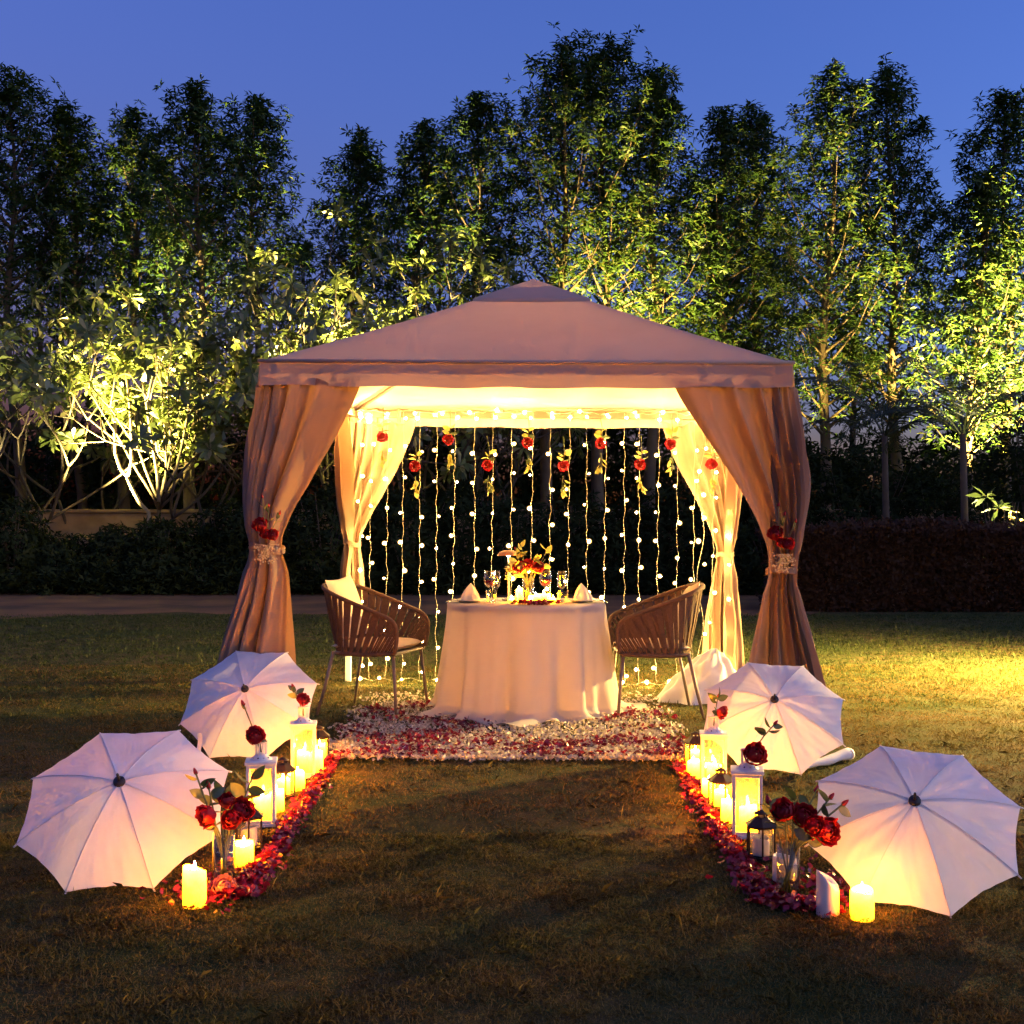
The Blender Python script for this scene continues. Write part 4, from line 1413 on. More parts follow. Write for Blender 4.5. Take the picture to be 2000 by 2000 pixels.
for side, lab in ((-1, 'cut glass water tumbler in front of the left wine glass'), (1, 'cut glass water tumbler at the right place setting')):
    t0 = empty('water_tumbler', tpt(-.225 if side < 0 else .235, -.24 if side < 0 else -.22), 0, lab, 'tumbler', 'water tumblers')
    b = MB(); b.lathe(TG, 12); b.build('glass_body', M_VASE, t0, False)
for side, lab in ((-1, 'white dinner plate under the left folded napkin'), (1, 'white dinner plate under the right folded napkin')):
    x = -.37 if side < 0 else .37
    lathe_thing('dinner_plate', lab, 'plate', tpt(x, -.10), [('plate_dish', [(0, .001), (.065, .001), (.075, .006), (.12, .015), (.121, .017), (.075, .010), (.06, .006), (0, .006)], M_PLATE, 36)], 'dinner plates')
    # napkin folded to a standing point
    t0 = empty('folded_napkin', tpt(x, -.10, .007), 0, 'cream napkin folded to a standing point on the %s plate' % ('left' if side < 0 else 'right'), 'napkin', 'folded napkins')
    b = MB()
    def nf(i, j, side=side):
        a = PI * (.05 + .9 * i) + (PI if side < 0 else 0) * 0
        w = .062 * (1 - j ** 1.6) + .002
        cr = 1 + .10 * math.sin(6 * a + 2 * j)
        return (w * math.cos(a) * cr + .01 * j * -side, -w * .55 * math.sin(a) * cr, .115 * j + .006 * math.sin(9 * a) * (1 - j))
    b.grid(nf, 25, 12)
    b.grid(lambda i, j: (nf(i, j)[0] * .98, -nf(i, j)[1] * .8, nf(i, j)[2] * .96), 25, 12)
    b.build('front_fold', M_NAPKIN, t0, True)
    b = MB(); b.grid(lambda i, j: (side * -.02 + side * -.05 * i, -.035 - .01 * math.sin(PI * i), .045 * j * (1 - i) + .004 + .012 * math.sin(PI * i)), 8, 5)
    b.build('loose_corner', M_NAPKIN, t0, True)
    for nm, dx in (('fork', -.145), ('knife', .145)):
        b = MB()
        b.bbox((0, -.03, .003), (.009, .12, .003), .0012)
        if nm == 'fork':
            b.bbox((0, .055, .004), (.02, .05, .0025), .001)
            for k in range(4): b.bbox((-.0075 + .005 * k, .10, .005), (.0028, .045, .002), .0008)
        else:
            b.bbox((0.002, .085, .003), (.016, .11, .0016), .0007)
        o = b.build(nm, M_STEEL, None, False, TRS(tpt(x + dx, -.12), Matrix.Rotation(R(4 * side), 4, 'Z')))
        tag(o, 'steel %s beside the %s dinner plate' % (nm, 'left' if side < 0 else 'right'), nm)
# cordless table lamp with an orange dome
t0 = empty('table_lamp', tpt(-.115, .10), 0, 'slim table lamp with an orange dome shade behind the glasses', 'lamp')
b = MB(); b.lathe([(0, 0), (.045, 0), (.045, .01), (.01, .014), (0, .014)], 20); b.build('base', M_STEEL, t0, True)
b = MB(); b.tube([(0, 0, .01), (0, 0, .30)], .006, 8); b.build('stem', M_WHTMETAL, t0, True)
b = MB(); b.lathe([(0, .335), (.03, .333), (.06, .322), (.078, .302), (.076, .299), (.058, .314), (.03, .324), (0, .326)], 28); ls_ = b.build('lamp_shade', M_LAMPSHADE, t0, True)
b = MB(); b.ball((0, 0, .305), .014, 10, 8); b.build('lamp_bulb', M_FLAME, ls_, True)
# square white condiment pots
for k, dx in enumerate((-.035, .0)):
    b = MB(); b.bbox((0, 0, .016), (.028, .028, .032), .004)
    tag(b.build('condiment_pot', M_PLATE, None, False, TRS(tpt(-.075 + dx, -.02))), ('left' if k == 0 else 'right') + ' small white square pot at the foot of the table lamp', 'pot', 'small white pots')
# flower vase and bouquet
t0 = empty('table_vase', tpt(.015, -.02), 0, 'clear glass cylinder vase in the middle of the table', 'vase')
b = MB(); b.lathe([(0, .002), (.036, .002), (.038, .006), (.040, .155), (.0385, .155), (.036, .012), (0, .012)], 28); b.build('glass_body', M_VASE, t0, True)
b = MB(); b.lathe([(0, .013), (.0355, .013), (.0375, .10), (0, .10)], 24); b.build('water', M_WATER, t0, True)
t0 = empty('table_bouquet', tpt(.015, -.02, .01), 0, 'table bouquet of red roses with bright pale leaves', 'bouquet')
rg = random.Random(4)
b = MB()
tips = []
for k in range(9):
    a = 2 * PI * k / 9 + .3; rr = .055 + .05 * rg.random()
    tp = Vector((rr * math.cos(a) * 1.25, rr * math.sin(a) * .8, .22 + .06 * rg.random())); tips.append(tp)
    b.tube([(-.02 * math.cos(a), -.02 * math.sin(a), 0), (.012 * math.cos(a), .012 * math.sin(a), .12), tp], .0025, 5)
for tp in (Vector((-.085, -.02, .33)), Vector((.125, -.02, .33)), Vector((-.045, 0, .35))):
    tips.append(tp); b.tube([(0, 0, .02), (tp.x * .4, 0, .18), tp], .0022, 5)
b.build('stem', M_STEM, t0, True)
for (x, z, r) in ((-.06, .215, .045), (.062, .215, .045), (-.005, .235, .04)):
    link('flower_head', ME_ROSE, None, t0, TRS((x, -.06, z), frame_z((x * 4, -1, .5)), r * .95))
for k in range(34):
    tp = tips[k % len(tips)]
    an = rg.uniform(-.5, 3.6)
    p = tp * rg.uniform(.8, 1.0) + Vector((0, -.02, 0))
    link('leaf', ME_YLEAF if rg.random() < .8 else ME_RLEAF, None, t0, TRS(p, frame_z((math.cos(an), rg.uniform(-.7, .3), math.sin(an))) @ Matrix.Rotation(rg.uniform(0, 6.28), 4, 'Z'), .062 * rg.uniform(.8, 1.25)))
for tp in tips[-3:]:
    link('bud', ME_BUD, None, t0, TRS(tp, frame_z((tp.x * 3, 0, 1)), .013))
g = MB()
for k in range(80):
    q = Vector((-.12 + rg.uniform(-.035, .04), -.03 + rg.uniform(-.03, .03), .19 + rg.uniform(-.055, .03)))
    if k % 4 == 0: g.tube([(-.03, -.01, .15), q], .0008, 3, cap=False)
    g.ball(q, .004 * rg.uniform(.7, 1.3), 5, 4)
g.build('gypsophila_spray', M_GYP, t0, True)
# red petal heap on the cloth
rng = np.random.default_rng(5)
n = 240
P = np.stack([TX + .06 + np.clip(rng.normal(0, .075, n), -.15, .15), TY - .36 + rng.normal(0, .035, n), np.full(n, TZ - .004) + rng.uniform(0, .012, n)], 1)
tag(link('petal_heap', petal_mesh('petal_heap', P, .028, rng, M_PETRED, .01, .5, .85)), 'small heap of red rose petals at the front of the table', 'petals', kind='stuff')

# ================================================================== candles
def candle(label, x, y, r, h, lit=True, z=0.0, seed=0, group=None, flame=True, slope=0.0, wax_mat=None):
    rg = random.Random(seed)
    t0 = empty('pillar_candle', (x, y, z), rg.uniform(0, 6), label, 'candle', group)
    b = MB()
    e = [rg.uniform(0, 6) for _ in range(3)]
    prof = [(r * .96, 0), (r, .004), (r * 1.0, h * .5), (r * .985, h * .9), (r * .95, h), (r * .86, h - .002), (r * .7, h - .012), (.0, h - .016)]
    def fn(i, a):
        if i in (3, 4, 5):
            return h * (.07 * math.sin(a + e[0]) + .035 * math.sin(2 * a + e[1])) + slope * h * math.sin(a + e[2]) * .1
        if i == 6:
            return h * .035 * math.sin(a + e[0])
        return 0
    b.lathe(prof, 28, fn=fn, cap0=True)
    wax = b.build('wax_body', (wax_mat or M_WAXLIT) if lit else M_WAX, t0, True)
    b = MB(); b.tube([(0, 0, h - .018), (.001, 0, h - .004)], .0012, 5); b.build('wick', M_WICK, wax)
    if lit and flame:
        b = MB(); b.lathe([(.0, -.002), (.0045, .004), (.0055, .010), (.004, .019), (.0015, .027), (0, .031)], 10)
        b.build('flame', M_FLAME, wax, True, TRS((.001, 0, h - .006)))
    return t0
GC = 'pillar candles on the lawn'
candle('front lit candle on the grass beside the left large umbrella', -1.027, 4.22, .038, .122, True, 0, 1, GC, wax_mat=M_WAXSOFT)
candle('short lit candle behind the left glass vase', -.967, 4.70, .036, .088, True, 0, 2, GC, wax_mat=M_WAXSOFT)
candle('lit candle between the near left white lantern and its dark lantern', -1.015, 5.62, .033, .09, True, 0, 3, GC)
candle('lit candle in front of the far left white lantern', -1.00, 6.08, .034, .085, True, 0, 4, GC)
candle('lit candle beside the far left dark lantern', -.965, 6.44, .032, .115, True, 0, 5, GC)
candle('bright lit candle in front of the right large umbrella', 1.095, 4.08, .037, .092, True, 0, 6, GC, wax_mat=M_WAXSOFT)
candle('unlit slope-topped cream candle beside the brightly lit one', .997, 4.12, .036, .118, False, 0, 7, GC, slope=1.6)
candle('wide unlit cream candle behind the right glass vase', .945, 4.52, .042, .085, False, 0, 8, GC)
candle('lit candle between the near right white lantern and the middle dark lantern', .90, 5.42, .031, .088, True, 0, 9, GC)
candle('lit candle in front of the far right white lantern', .885, 5.86, .031, .085, True, 0, 10, GC)
candle('lit candle beside the far right dark lantern', .885, 6.36, .031, .085, True, 0, 11, GC)
GT = 'candles on the dinner table'
candle('tall lit candle left of the table vase', TX - .045, TY - .10, .024, .085, True, TZ, 12, GT)
candle('wide lit candle right of the table vase', TX + .115, TY - .13, .045, .055, True, TZ, 13, GT)
candle('lit candle behind the petal heap on the table', TX + .06, TY - .22, .034, .05, True, TZ, 14, GT)
for k, (dx, dy, lab) in enumerate(((-.095, -.15, 'small tealight at the left of the table vase'), (.02, -.25, 'small tealight at the front of the table vase'), (.175, -.16, 'small tealight at the right of the wide table candle'))):
    candle(lab, TX + dx, TY + dy, .02, .022, True, TZ, 15 + k, GT)

# ================================================================== lanterns
def make_white_lantern():
    t0 = empty('white_lantern', (0, 0, 0))
    w, h = .122, .262
    b = MB(); b.bbox((0, 0, .007), (w, w, .014), .002); b.build('base', M_WHTMETAL, t0)
    for sx in (-1, 1):
        for sy in (-1, 1):
            b = MB(); b.bbox((sx * (w / 2 - .009), sy * (w / 2 - .009), h / 2 + .005), (.013, .013, h - .022), .0015); b.build('corner_post', M_WHTMETAL, t0)
    for k in range(4):
        Rz = Matrix.Rotation(k * PI / 2, 4, 'Z')
        for z in (.0205, h - .0165):
            b = MB(); b.bbox((0, -(w / 2 - .009), z), (w - .032, .009, .012), .001); b.build('rail', M_WHTMETAL, t0, False, Rz)
        b = MB(); b.box((0, -(w / 2 - .011), h / 2 + .002), (w - .032, .002, h - .052)); b.build('glass_pane', M_LPANE, t0, False, Rz)
    b = MB(); b.bbox((0, 0, h - .002), (w + .006, w + .006, .015), .002); b.build('roof_plate', M_WHTMETAL, t0)
    b = MB(); b.lathe([(.046, h + .0055), (.045, h + .008), (.032, h + .018), (.025, h + .026), (.024, h + .03), (0, h + .03)], 24); col_ = b.build('collar', M_WHTMETAL, t0, True)
    for k in range(10):
        a = 2 * PI * k / 10
        b = MB(); b.lathe([(0, 0), (.0035, 0), (.0035, .0008), (0, .0008)], 8)
        b.build('collar_hole', M_BLACK if k % 2 else M_CUSH, col_, False, TRS((.0365 * math.cos(a), .0365 * math.sin(a), h + .0155), frame_z((math.cos(a) * .6, math.sin(a) * .6, .8))))
    for k in range(10):
        a = 2 * PI * k / 10
        b = MB(); b.bbox((.022 * math.cos(a), .022 * math.sin(a), h + .053), (.006, .006, .048), .001); b.build('chimney_bar', M_WHTMETAL, t0)
    b = MB(); b.lathe([(.021, h + .075), (.0265, h + .075), (.027, h + .083), (.0215, h + .083), (.021, h + .075)], 24); b.build('chimney_rim', M_WHTMETAL, t0, True)
    return t0
def make_black_lantern():
    t0 = empty('black_lantern', (0, 0, 0))
    r, h = .053, .125
    q = lambda rr, k, z: (rr * math.cos(PI / 6 + k * PI / 3), rr * math.sin(PI / 6 + k * PI / 3), z)
    b = MB(); b.lathe([(.056, 0), (.057, .004), (.057, .010), (.052, .012), (0, .012)], 6, cap0=True); b.build('base', M_BLKMETAL, t0, False, Matrix.Rotation(PI / 6, 4, 'Z'))
    for k in range(6):
        b = MB(); b.tube([q(r, k, .010), q(r, k, h)], .0038, 6); b.build('corner_post', M_BLKMETAL, t0)
        b = MB(); p0, p1 = Vector(q(r * .97, k, .014)), Vector(q(r * .97, k + 1, .014))
        up = Vector((0, 0, h - .018))
        b.add([p0, p1, p1 + up, p0 + up], [(0, 1, 2, 3)]); b.build('glass_pane', M_LPANE, t0)
        b = MB(); b.tube([q(r, k, .017), q(r, k + 1, .017)], .003, 5); b.tube([q(r, k, h - .006), q(r, k + 1, h - .006)], .003, 5); b.build('rail', M_BLKMETAL, t0)
    b = MB(); b.lathe([(.0, h - .002), (.062, h - .002), (.064, h + .001), (.046, h + .013), (.030, h + .026), (.024, h + .031), (0, h + .031)], 6); b.build('roof', M_BLKMETAL, t0, False, Matrix.Rotation(PI / 6, 4, 'Z'))
    for k in range(6):
        b = MB(); b.box((.02 * math.cos(k * PI / 3), .02 * math.sin(k * PI / 3), h + .036), (.005, .005, .012)); b.build('vent_bar', M_BLKMETAL, t0)
    b = MB(); b.lathe([(0, h + .041), (.026, h + .041), (.027, h + .043), (.014, h + .051), (.006, h + .055), (0, h + .056)], 12); b.build('cap', M_BLKMETAL, t0, True)
    b = MB(); b.tube([(.011 * math.cos(2 * PI * k / 16), 0, h + .064 + .011 * math.sin(2 * PI * k / 16)) for k in range(16)], .0016, 6, closed=True); b.build('ring_handle', M_BLKMETAL, t0, True)
    return t0
WL = make_white_lantern(); BLK = make_black_lantern()
WLS = [(-1.03, 5.36, 8, 'near left white lantern with a tall dark rose in its chimney'), (-1.02, 6.38, 6, 'far left white lantern with a small cluster of roses on top'),
       (.930, 5.16, -9, 'near right white lantern with a large red rose in its chimney'), (.938, 6.07, -6, 'far right white lantern with a leafy dark rose on top')]
BLS = [(-1.00, 4.96, 10, 'dark lantern half hidden behind the left vase of roses'), (-1.035, 5.90, 22, 'middle dark lantern of the left aisle row'), (-1.01, 6.84, 4, 'farthest dark lantern of the left aisle row'),
       (.918, 4.81, -4, 'nearest dark lantern of the right row beside the vase'), (.905, 5.65, 12, 'middle dark lantern of the right aisle row'), (.935, 6.65, 20, 'farthest dark lantern of the right aisle row')]
for lst, proto, grp in ((WLS, WL, 'white lanterns lining the aisle'), (BLS, BLK, 'dark lanterns lining the aisle')):
    for i, (x, y, a, lab) in enumerate(lst):
        o = proto if i == 0 else copy_tree(proto)
        o.location = (x, y, .003); o.rotation_euler = (0, 0, R(a))
        tag(o, lab, 'lantern', grp)
for i, (x, y, a, lab) in enumerate(WLS):
    candle('lit candle inside the ' + lab.split(' with ')[0], x + .004, y, .036, .105, True, .018, 40 + i, 'candles inside lanterns')
for i, (x, y, a, lab) in enumerate(BLS):
    candle('lit candle inside the ' + lab.split(' half')[0].split(' beside')[0] + (' behind the left vase' if i == 0 else ''), x, y, .031, .068, i not in (0, 3), .016, 60 + i, 'candles inside lanterns', flame=True)
    if i in (0, 3):
        lo = COL.objects
# ------------------------------------------------------------------ glass vases with roses
def vase(label, x, y, r=.0385, h=.172):
    t0 = empty('glass_vase', (x, y, 0.002), 0, label, 'vase', 'glass vases of roses')
    b = MB(); b.lathe([(0, .0), (r - .002, .0), (r, .004), (r, h), (r - .0018, h + .001), (r - .003, h), (r - .003, .012), (0, .012)], 32); b.build('glass_body', M_VASE, t0, True)
    b = MB(); b.lathe([(0, .0125), (r - .0035, .0125), (r - .0035, h * .62), (0, h * .62)], 28); b.build('water', M_WATER, t0, True)
vase('glass vase of dark red roses beside the left large umbrella', -.987, 4.47)
vase('glass vase of dark red roses beside the right large umbrella', .913, 4.31)
def vase_rose(label, vx, vy, tip, head, leaves, bud=False, seed=0, head_dir=None, group='roses standing in the glass vases', leafL=.05):
    base = Vector((vx, vy, .016))
    tp = Vector(tip) - base
    f = Vector((-tp.x * .12, -tp.y * .12, 0))
    f = Vector((max(-.026, min(.026, f.x * 1.5)), max(-.02, min(.02, f.y)), 0))
    m = Vector((max(-.026, min(.026, tp.x * .45)), max(-.02, min(.02, tp.y * .4)), .155))
    return rose('rose_stem', label, base, [f, f.lerp(m, .5), m, m.lerp(tp, .55) + Vector((0, 0, .008)), tp], head, leaves, bud, seed=seed, group=group, head_dir=head_dir, leafL=leafL, stem_r=.0032)
VL = (-.987, 4.47); VR = (.913, 4.31)
def pv(x, y, d): return px(x, y, d)
vase_rose('largest dark red rose of the left vase, facing the aisle', *VL, pv(468, 1585, 4.44), .046, [(.8, 2.4, 0)], seed=1, head_dir=(.5, -.7, .35))
vase_rose('drooping dark red rose on the umbrella side of the left vase', *VL, pv(407, 1592, 4.40), .042, [(.85, 2.6, 1), (.7, 2.9, 1)], seed=2, head_dir=(-.6, -.7, -.15))
vase_rose('dark rose half hidden at the back of the left vase', *VL, pv(445, 1568, 4.52), .036, [(.8, .5, 0), (.7, 2.2, 0)], seed=3, head_dir=(0, -.4, 1))
vase_rose('long budding stem with pale leaves leaning left from the left vase', *VL, pv(383, 1512, 4.45), .014, [(.95, 2.9, 1), (.86, .6, 0), (.78, 2.8, 1), (.7, .4, 0), (.65, 2.5, 1), (.9, .2, 0)], True, seed=4)
vase_rose('short bud in front of the left large umbrella edge', *VL, pv(408, 1540, 4.46), .017, [(.9, .5, 0), (.8, 2.7, 1), (.7, .2, 1), (.6, 2.9, 1)], True, seed=5)
vase_rose('leafy stem with broad green leaves rising right in the left vase', *VL, pv(492, 1520, 4.50), .010, [(.99, .7, 0), (.95, 2.6, 0), (.88, -.2, 0), (.8, 2.5, 1), (.75, .4, 0)], True, seed=6, leafL=.065)
vase_rose('big open red rose at the right of the right vase', *VR, pv(1610, 1622, 4.27), .050, [(.8, .3, 0), (.85, 2.8, 0)], seed=7, head_dir=(.45, -.85, .1))
vase_rose('middle dark red rose of the right vase', *VR, pv(1568, 1596, 4.30), .044, [(.8, 2.3, 0)], seed=8, head_dir=(.1, -.8, .5))
vase_rose('left dark red rose of the right vase', *VR, pv(1533, 1586, 4.30), .042, [(.82, 2.6, 0), (.7, 2.9, 0)], seed=9, head_dir=(-.4, -.7, .6))
vase_rose('upright bud rising highest from the right vase', *VR, pv(1592, 1548, 4.36), .016, [(.9, 1.2, 1), (.85, 2.5, 0)], True, seed=10)
vase_rose('bud with a pale leaf beside the highest bud of the right vase', *VR, pv(1620, 1560, 4.34), .015, [(.95, 2.0, 1), (.88, .4, 1), (.8, 2.8, 0)], True, seed=11)
vase_rose('bud leaning farthest right from the right vase', *VR, pv(1645, 1572, 4.30), .016, [(.95, -.5, 1), (.82, 2.0, 0), (.7, -.4, 0), (.6, -.3, 0)], True, seed=12)
vase_rose('small dark bud leaning left from the right vase over the dark lantern', *VR, pv(1503, 1570, 4.40), .019, [(.95, .6, 0), (.85, 2.6, 1), (.75, .3, 0), (.7, 2.7, 0)], True, seed=13)
vase_rose('leafy sprig behind the blooms of the left vase', *VL, pv(437, 1545, 4.56), .009, [(.97, 2.2, 0), (.93, .8, 0), (.88, 2.7, 0), (.84, .3, 0), (.78, 2.4, 1), (.74, .6, 0)], True, seed=31, leafL=.06)
vase_rose('low leafy sprig under the drooping rose of the left vase', *VL, pv(418, 1612, 4.40), .008, [(.95, 2.9, 1), (.9, .5, 1), (.85, 2.2, 0), (.78, 3.0, 1)], True, seed=32, leafL=.05)
vase_rose('dark rose low on the aisle side of the left vase', *VL, pv(452, 1600, 4.38), .036, [(.8, .2, 0)], seed=33, head_dir=(.1, -.9, .2))
vase_rose('leafy sprig behind the blooms of the right vase', *VR, pv(1552, 1562, 4.38), .009, [(.97, 2.0, 0), (.93, .9, 0), (.88, 2.6, 0), (.84, .3, 0), (.78, 2.4, 0), (.74, .6, 0)], True, seed=34, leafL=.06)
vase_rose('low leafy sprig under the open rose of the right vase', *VR, pv(1585, 1640, 4.25), .008, [(.95, .3, 0), (.9, 2.5, 0), (.85, -.3, 0), (.78, .2, 0)], True, seed=35, leafL=.05)
vase_rose('dark rose between the two inner blooms of the right vase', *VR, pv(1588, 1612, 4.24), .038, [(.8, .6, 0)], seed=36, head_dir=(.15, -.95, .15))
# roses in the lantern chimneys
def lantern_rose(label, i, tip, head, leaves, bud=False, head_dir=None, seed=0, leafL=.045):
    x, y = WLS[i][0], WLS[i][1]
    base = Vector((x, y, .30))
    tp = Vector(tip) - base
    return rose('rose_stem', label, base, [Vector((0, 0, 0)), Vector((tp.x * .2, tp.y * .2, .035)), Vector((tp.x * .6, tp.y * .6, .035 + (tp.z - .035) * .55)), tp], head, leaves, bud, seed=seed, group='roses standing in the lantern chimneys', head_dir=head_dir, leafL=leafL)
lantern_rose('dark red rose in the chimney of the near left white lantern', 0, px(499, 1440, 5.33), .042, [(.85, -.2, 0), (.8, 2.8, 0)], seed=21, head_dir=(.15, -.8, .6))
lantern_rose('tall single bud with a pale leaf above the near left white lantern', 0, px(476, 1378, 5.36), .015, [(.93, 2.4, 1), (.85, 1.9, 1)], True, seed=22)
lantern_rose('red rose on the far left white lantern', 1, px(590, 1368, 6.36), .034, [(.9, 2.8, 0), (.8, .2, 0), (.85, 2.2, 0)], seed=23, head_dir=(.5, -.7, .5))
lantern_rose('dark leafy bud on the far left white lantern', 1, px(574, 1345, 6.38), .016, [(.95, 2.6, 0), (.8, .6, 0), (.85, 2.0, 0), (.7, 2.9, 1)], True, seed=24)
lantern_rose('large open red rose in the chimney of the near right white lantern', 2, px(1474, 1476, 5.12), .050, [(.8, 2.7, 0)], seed=25, head_dir=(.05, -.85, .5))
lantern_rose('leafy stem with a bud leaning right over the near right white lantern', 2, px(1512, 1415, 5.15), .013, [(.97, -.2, 0), (.9, 2.2, 0), (.82, -.1, 0), (.75, 2.6, 0), (.7, 2.3, 0)], True, seed=26)
lantern_rose('half closed red rose on the far right white lantern', 3, px(1408, 1390, 6.05), .032, [(.9, 2.5, 0), (.8, 2.9, 0)], seed=27, head_dir=(.6, -.6, -.2))
lantern_rose('leafy stem above the far right white lantern', 3, px(1402, 1362, 6.07), .010, [(.98, 1.3, 0), (.95, 2.7, 0), (.93, .3, 0), (.8, 2.5, 0)], True, seed=28, leafL=.055)
# pink rose fallen by the left vase
t0 = empty('fallen_rose', (-.955, 4.33, .0), 0, 'pale pink rose lying on the petals by the left vase', 'rose')
link('flower_head', ME_PINK, None, t0, TRS((0, 0, .03), frame_z((.2, -.7, .6)), .042))
link('sepals', ME_SEPAL, None, t0, TRS((0, .012, .02), frame_z((.2, -.7, .6)), .03))

# ================================================================== chairs
def make_chair():
    t0 = empty('rope_armchair', (0, 0, 0))
    top = [(.245, .272, .415), (.262, .280, .50), (.262, .286, .575), (.235, .292, .622), (.18, .296, .652), (.06, .300, .698), (-.08, .300, .750), (-.19, .285, .793), (-.265, .235, .822), (-.305, .14, .838), (-.318, 0, .842)]
    bot = [(.245, .262, .412), (.20, .264, .408), (.15, .265, .405), (.10, .266, .403), (.05, .266, .40), (-.03, .262, .40), (-.11, .252, .40), (-.165, .225, .40), (-.20, .175, .40), (-.222, .10, .40), (-.230, 0, .40)]
    def full(h): return [Vector(p) for p in h] + [Vector((p[0], -p[1], p[2])) for p in reversed(h[:-1])]
    def resample(P, n):
        cum = [0]
        for i in range(1, len(P)): cum.append(cum[-1] + (P[i] - P[i - 1]).length)
        out = []
        for k in range(n):
            s = cum[-1] * k / (n - 1)
            i = max(1, next((j for j in range(1, len(P)) if cum[j] >= s - 1e-9), len(P) - 1))
            f = (s - cum[i - 1]) / max(1e-9, cum[i] - cum[i - 1])
            out.append(P[i - 1].lerp(P[i], f))
        return out
    def spline(P, n):
        out = []
        m = len(P)
        for k in range(n):
            s = (m - 1) * k / (n - 1); i = min(m - 2, int(s)); f = s - i
            p0, p1, p2, p3 = P[max(0, i - 1)], P[i], P[i + 1], P[min(m - 1, i + 2)]
            out.append(.5 * ((2 * p1) + (p2 - p0) * f + (2 * p0 - 5 * p1 + 4 * p2 - p3) * f * f + (3 * p1 - p0 - 3 * p2 + p3) * f ** 3))
        return out
    T = spline(full(top), 121); B = spline(full(bot), 121)
    b = MB(); b.tube(resample(T, 80), .0145, 8); b.build('top_rail', M_ROPE, t0, True)
    b = MB(); b.tube(resample(B, 70) , .014, 8); b.build('bottom_rail', M_ROPE, t0, True)
    n = 72
    for k in range(n):
        s = (k + .5) / n
        s = .035 + .93 * s
        i = int(s * 120)
        pt, pb = T[i], B[i]
        tt = (T[min(120, i + 1)] - T[max(0, i - 1)]).normalized(); tb_ = (B[min(120, i + 1)] - B[max(0, i - 1)]).normalized()
        if abs(tt.z) > .55: tt = Vector((tb_.x, tb_.y, tb_.z))
        st_ = (T[min(120, i + 1)] - T[max(0, i - 1)]).length / 2 * 120 * .93 / n
        sb_ = (B[min(120, i + 1)] - B[max(0, i - 1)]).length / 2 * 120 * .93 / n
        if abs((T[min(120, i + 1)] - T[max(0, i - 1)]).normalized().z) > .55: st_ = sb_
        sm_ = (st_ + sb_) / 2
        m = MB(); vs = []
        for (f, w) in ((0, st_ * .88), (.15, st_ * .92), (.5, sm_ * 1.03), (.85, sb_ * .90), (1, sb_ * .80)):
            c = pt.lerp(pb, f); tg = tt.lerp(tb_, f).normalized()
            dn = (pb - pt).normalized(); nn = tg.cross(dn).normalized()
            c = c + nn * (.004 * (1 if k % 2 else -1) * math.sin(PI * f))
            vs += [c - tg * w / 2 - nn * .0025, c + tg * w / 2 - nn * .0025, c + tg * w / 2 + nn * .0025, c - tg * w / 2 + nn * .0025]
        fs = []
        for r in range(4):
            for q in range(4):
                fs.append((r * 4 + q, r * 4 + (q + 1) % 4, r * 4 + 4 + (q + 1) % 4, r * 4 + 4 + q))
        m.add(vs, fs); m.build('rope_strap', M_ROPE, t0)
    for sx, x0, x1 in ((1, .225, .262), (-1, -.195, -.285)):
        for sy in (-1, 1):
            m = MB(); m.tube([(x0, sy * .245, .405), ((x0 + x1) / 2, sy * .262, .2), (x1, sy * (.285 if sx > 0 else .30), .0)], [.0125, .0115, .0095], 8)
            m.build('leg', M_CHLEG, t0, True)
    m = MB(); m.bbox((.015, 0, .405), (.45, .50, .018), .005); m.build('seat_frame', M_CHLEG, t0)
    m = MB()
    def cush(u, v, s=1):
        x = (u - .5) * 2; y = (v - .5) * 2
        e = (1 - abs(x) ** 5) * (1 - abs(y) ** 5)
        return (.015 + .225 * x, .245 * y, .447 + s * (.034 * max(0, e) ** .45))
    m.grid(lambda u, v: cush(u, v, 1), 17, 17); m.grid(lambda u, v: cush(1 - u, v, -1), 17, 17)
    m.build('seat_cushion', M_CUSH, t0, True)
    return t0
ch = make_chair()
tag(ch, 'brown rope armchair on the left of the table facing right', 'chair', 'rope armchairs at the table')
ch.location = (-.905, 8.66, 0); ch.rotation_euler = (0, 0, R(-17))
ch2 = copy_tree(ch)
tag(ch2, 'brown rope armchair on the right of the table facing left', 'chair')
ch2.location = (.93, 8.585, 0); ch2.rotation_euler = (0, 0, R(181))
def pillow(label, M, s=.21):
    m = MB()
    def f(u, v, sg):
        x = (u - .5) * 2; y = (v - .5) * 2
        e = max(0, (1 - x * x) * (1 - y * y)) ** .5
        k = 1 - .10 * (1 - abs(x) ** 3) * 0 - .07 * (math.cos(PI * x / 2) * abs(y) + math.cos(PI * y / 2) * abs(x))
        return (sg * .062 * e, s * x * k, s * y * k)
    m.grid(lambda u, v: f(u, v, 1), 19, 19); m.grid(lambda u, v: f(1 - u, v, -1), 19, 19)
    t = tag(m.build('back_cushion', M_CUSH, None, True, M), label, 'cushion', 'back cushions')
def chair_M(c): return Matrix.Translation(c.location) @ Matrix.Rotation(c.rotation_euler.z, 4, 'Z')
pillow('beige cushion standing in the left rope armchair', chair_M(ch) @ TRS((-.205, 0.0, .685), Matrix.Rotation(R(-17), 4, 'Y') @ Matrix.Rotation(R(3), 4, 'X')))
pillow('beige cushion standing in the right rope armchair', chair_M(ch2) @ TRS((-.215, 0.02, .665), Matrix.Rotation(R(-17), 4, 'Y') @ Matrix.Rotation(R(8), 4, 'X')), .195)

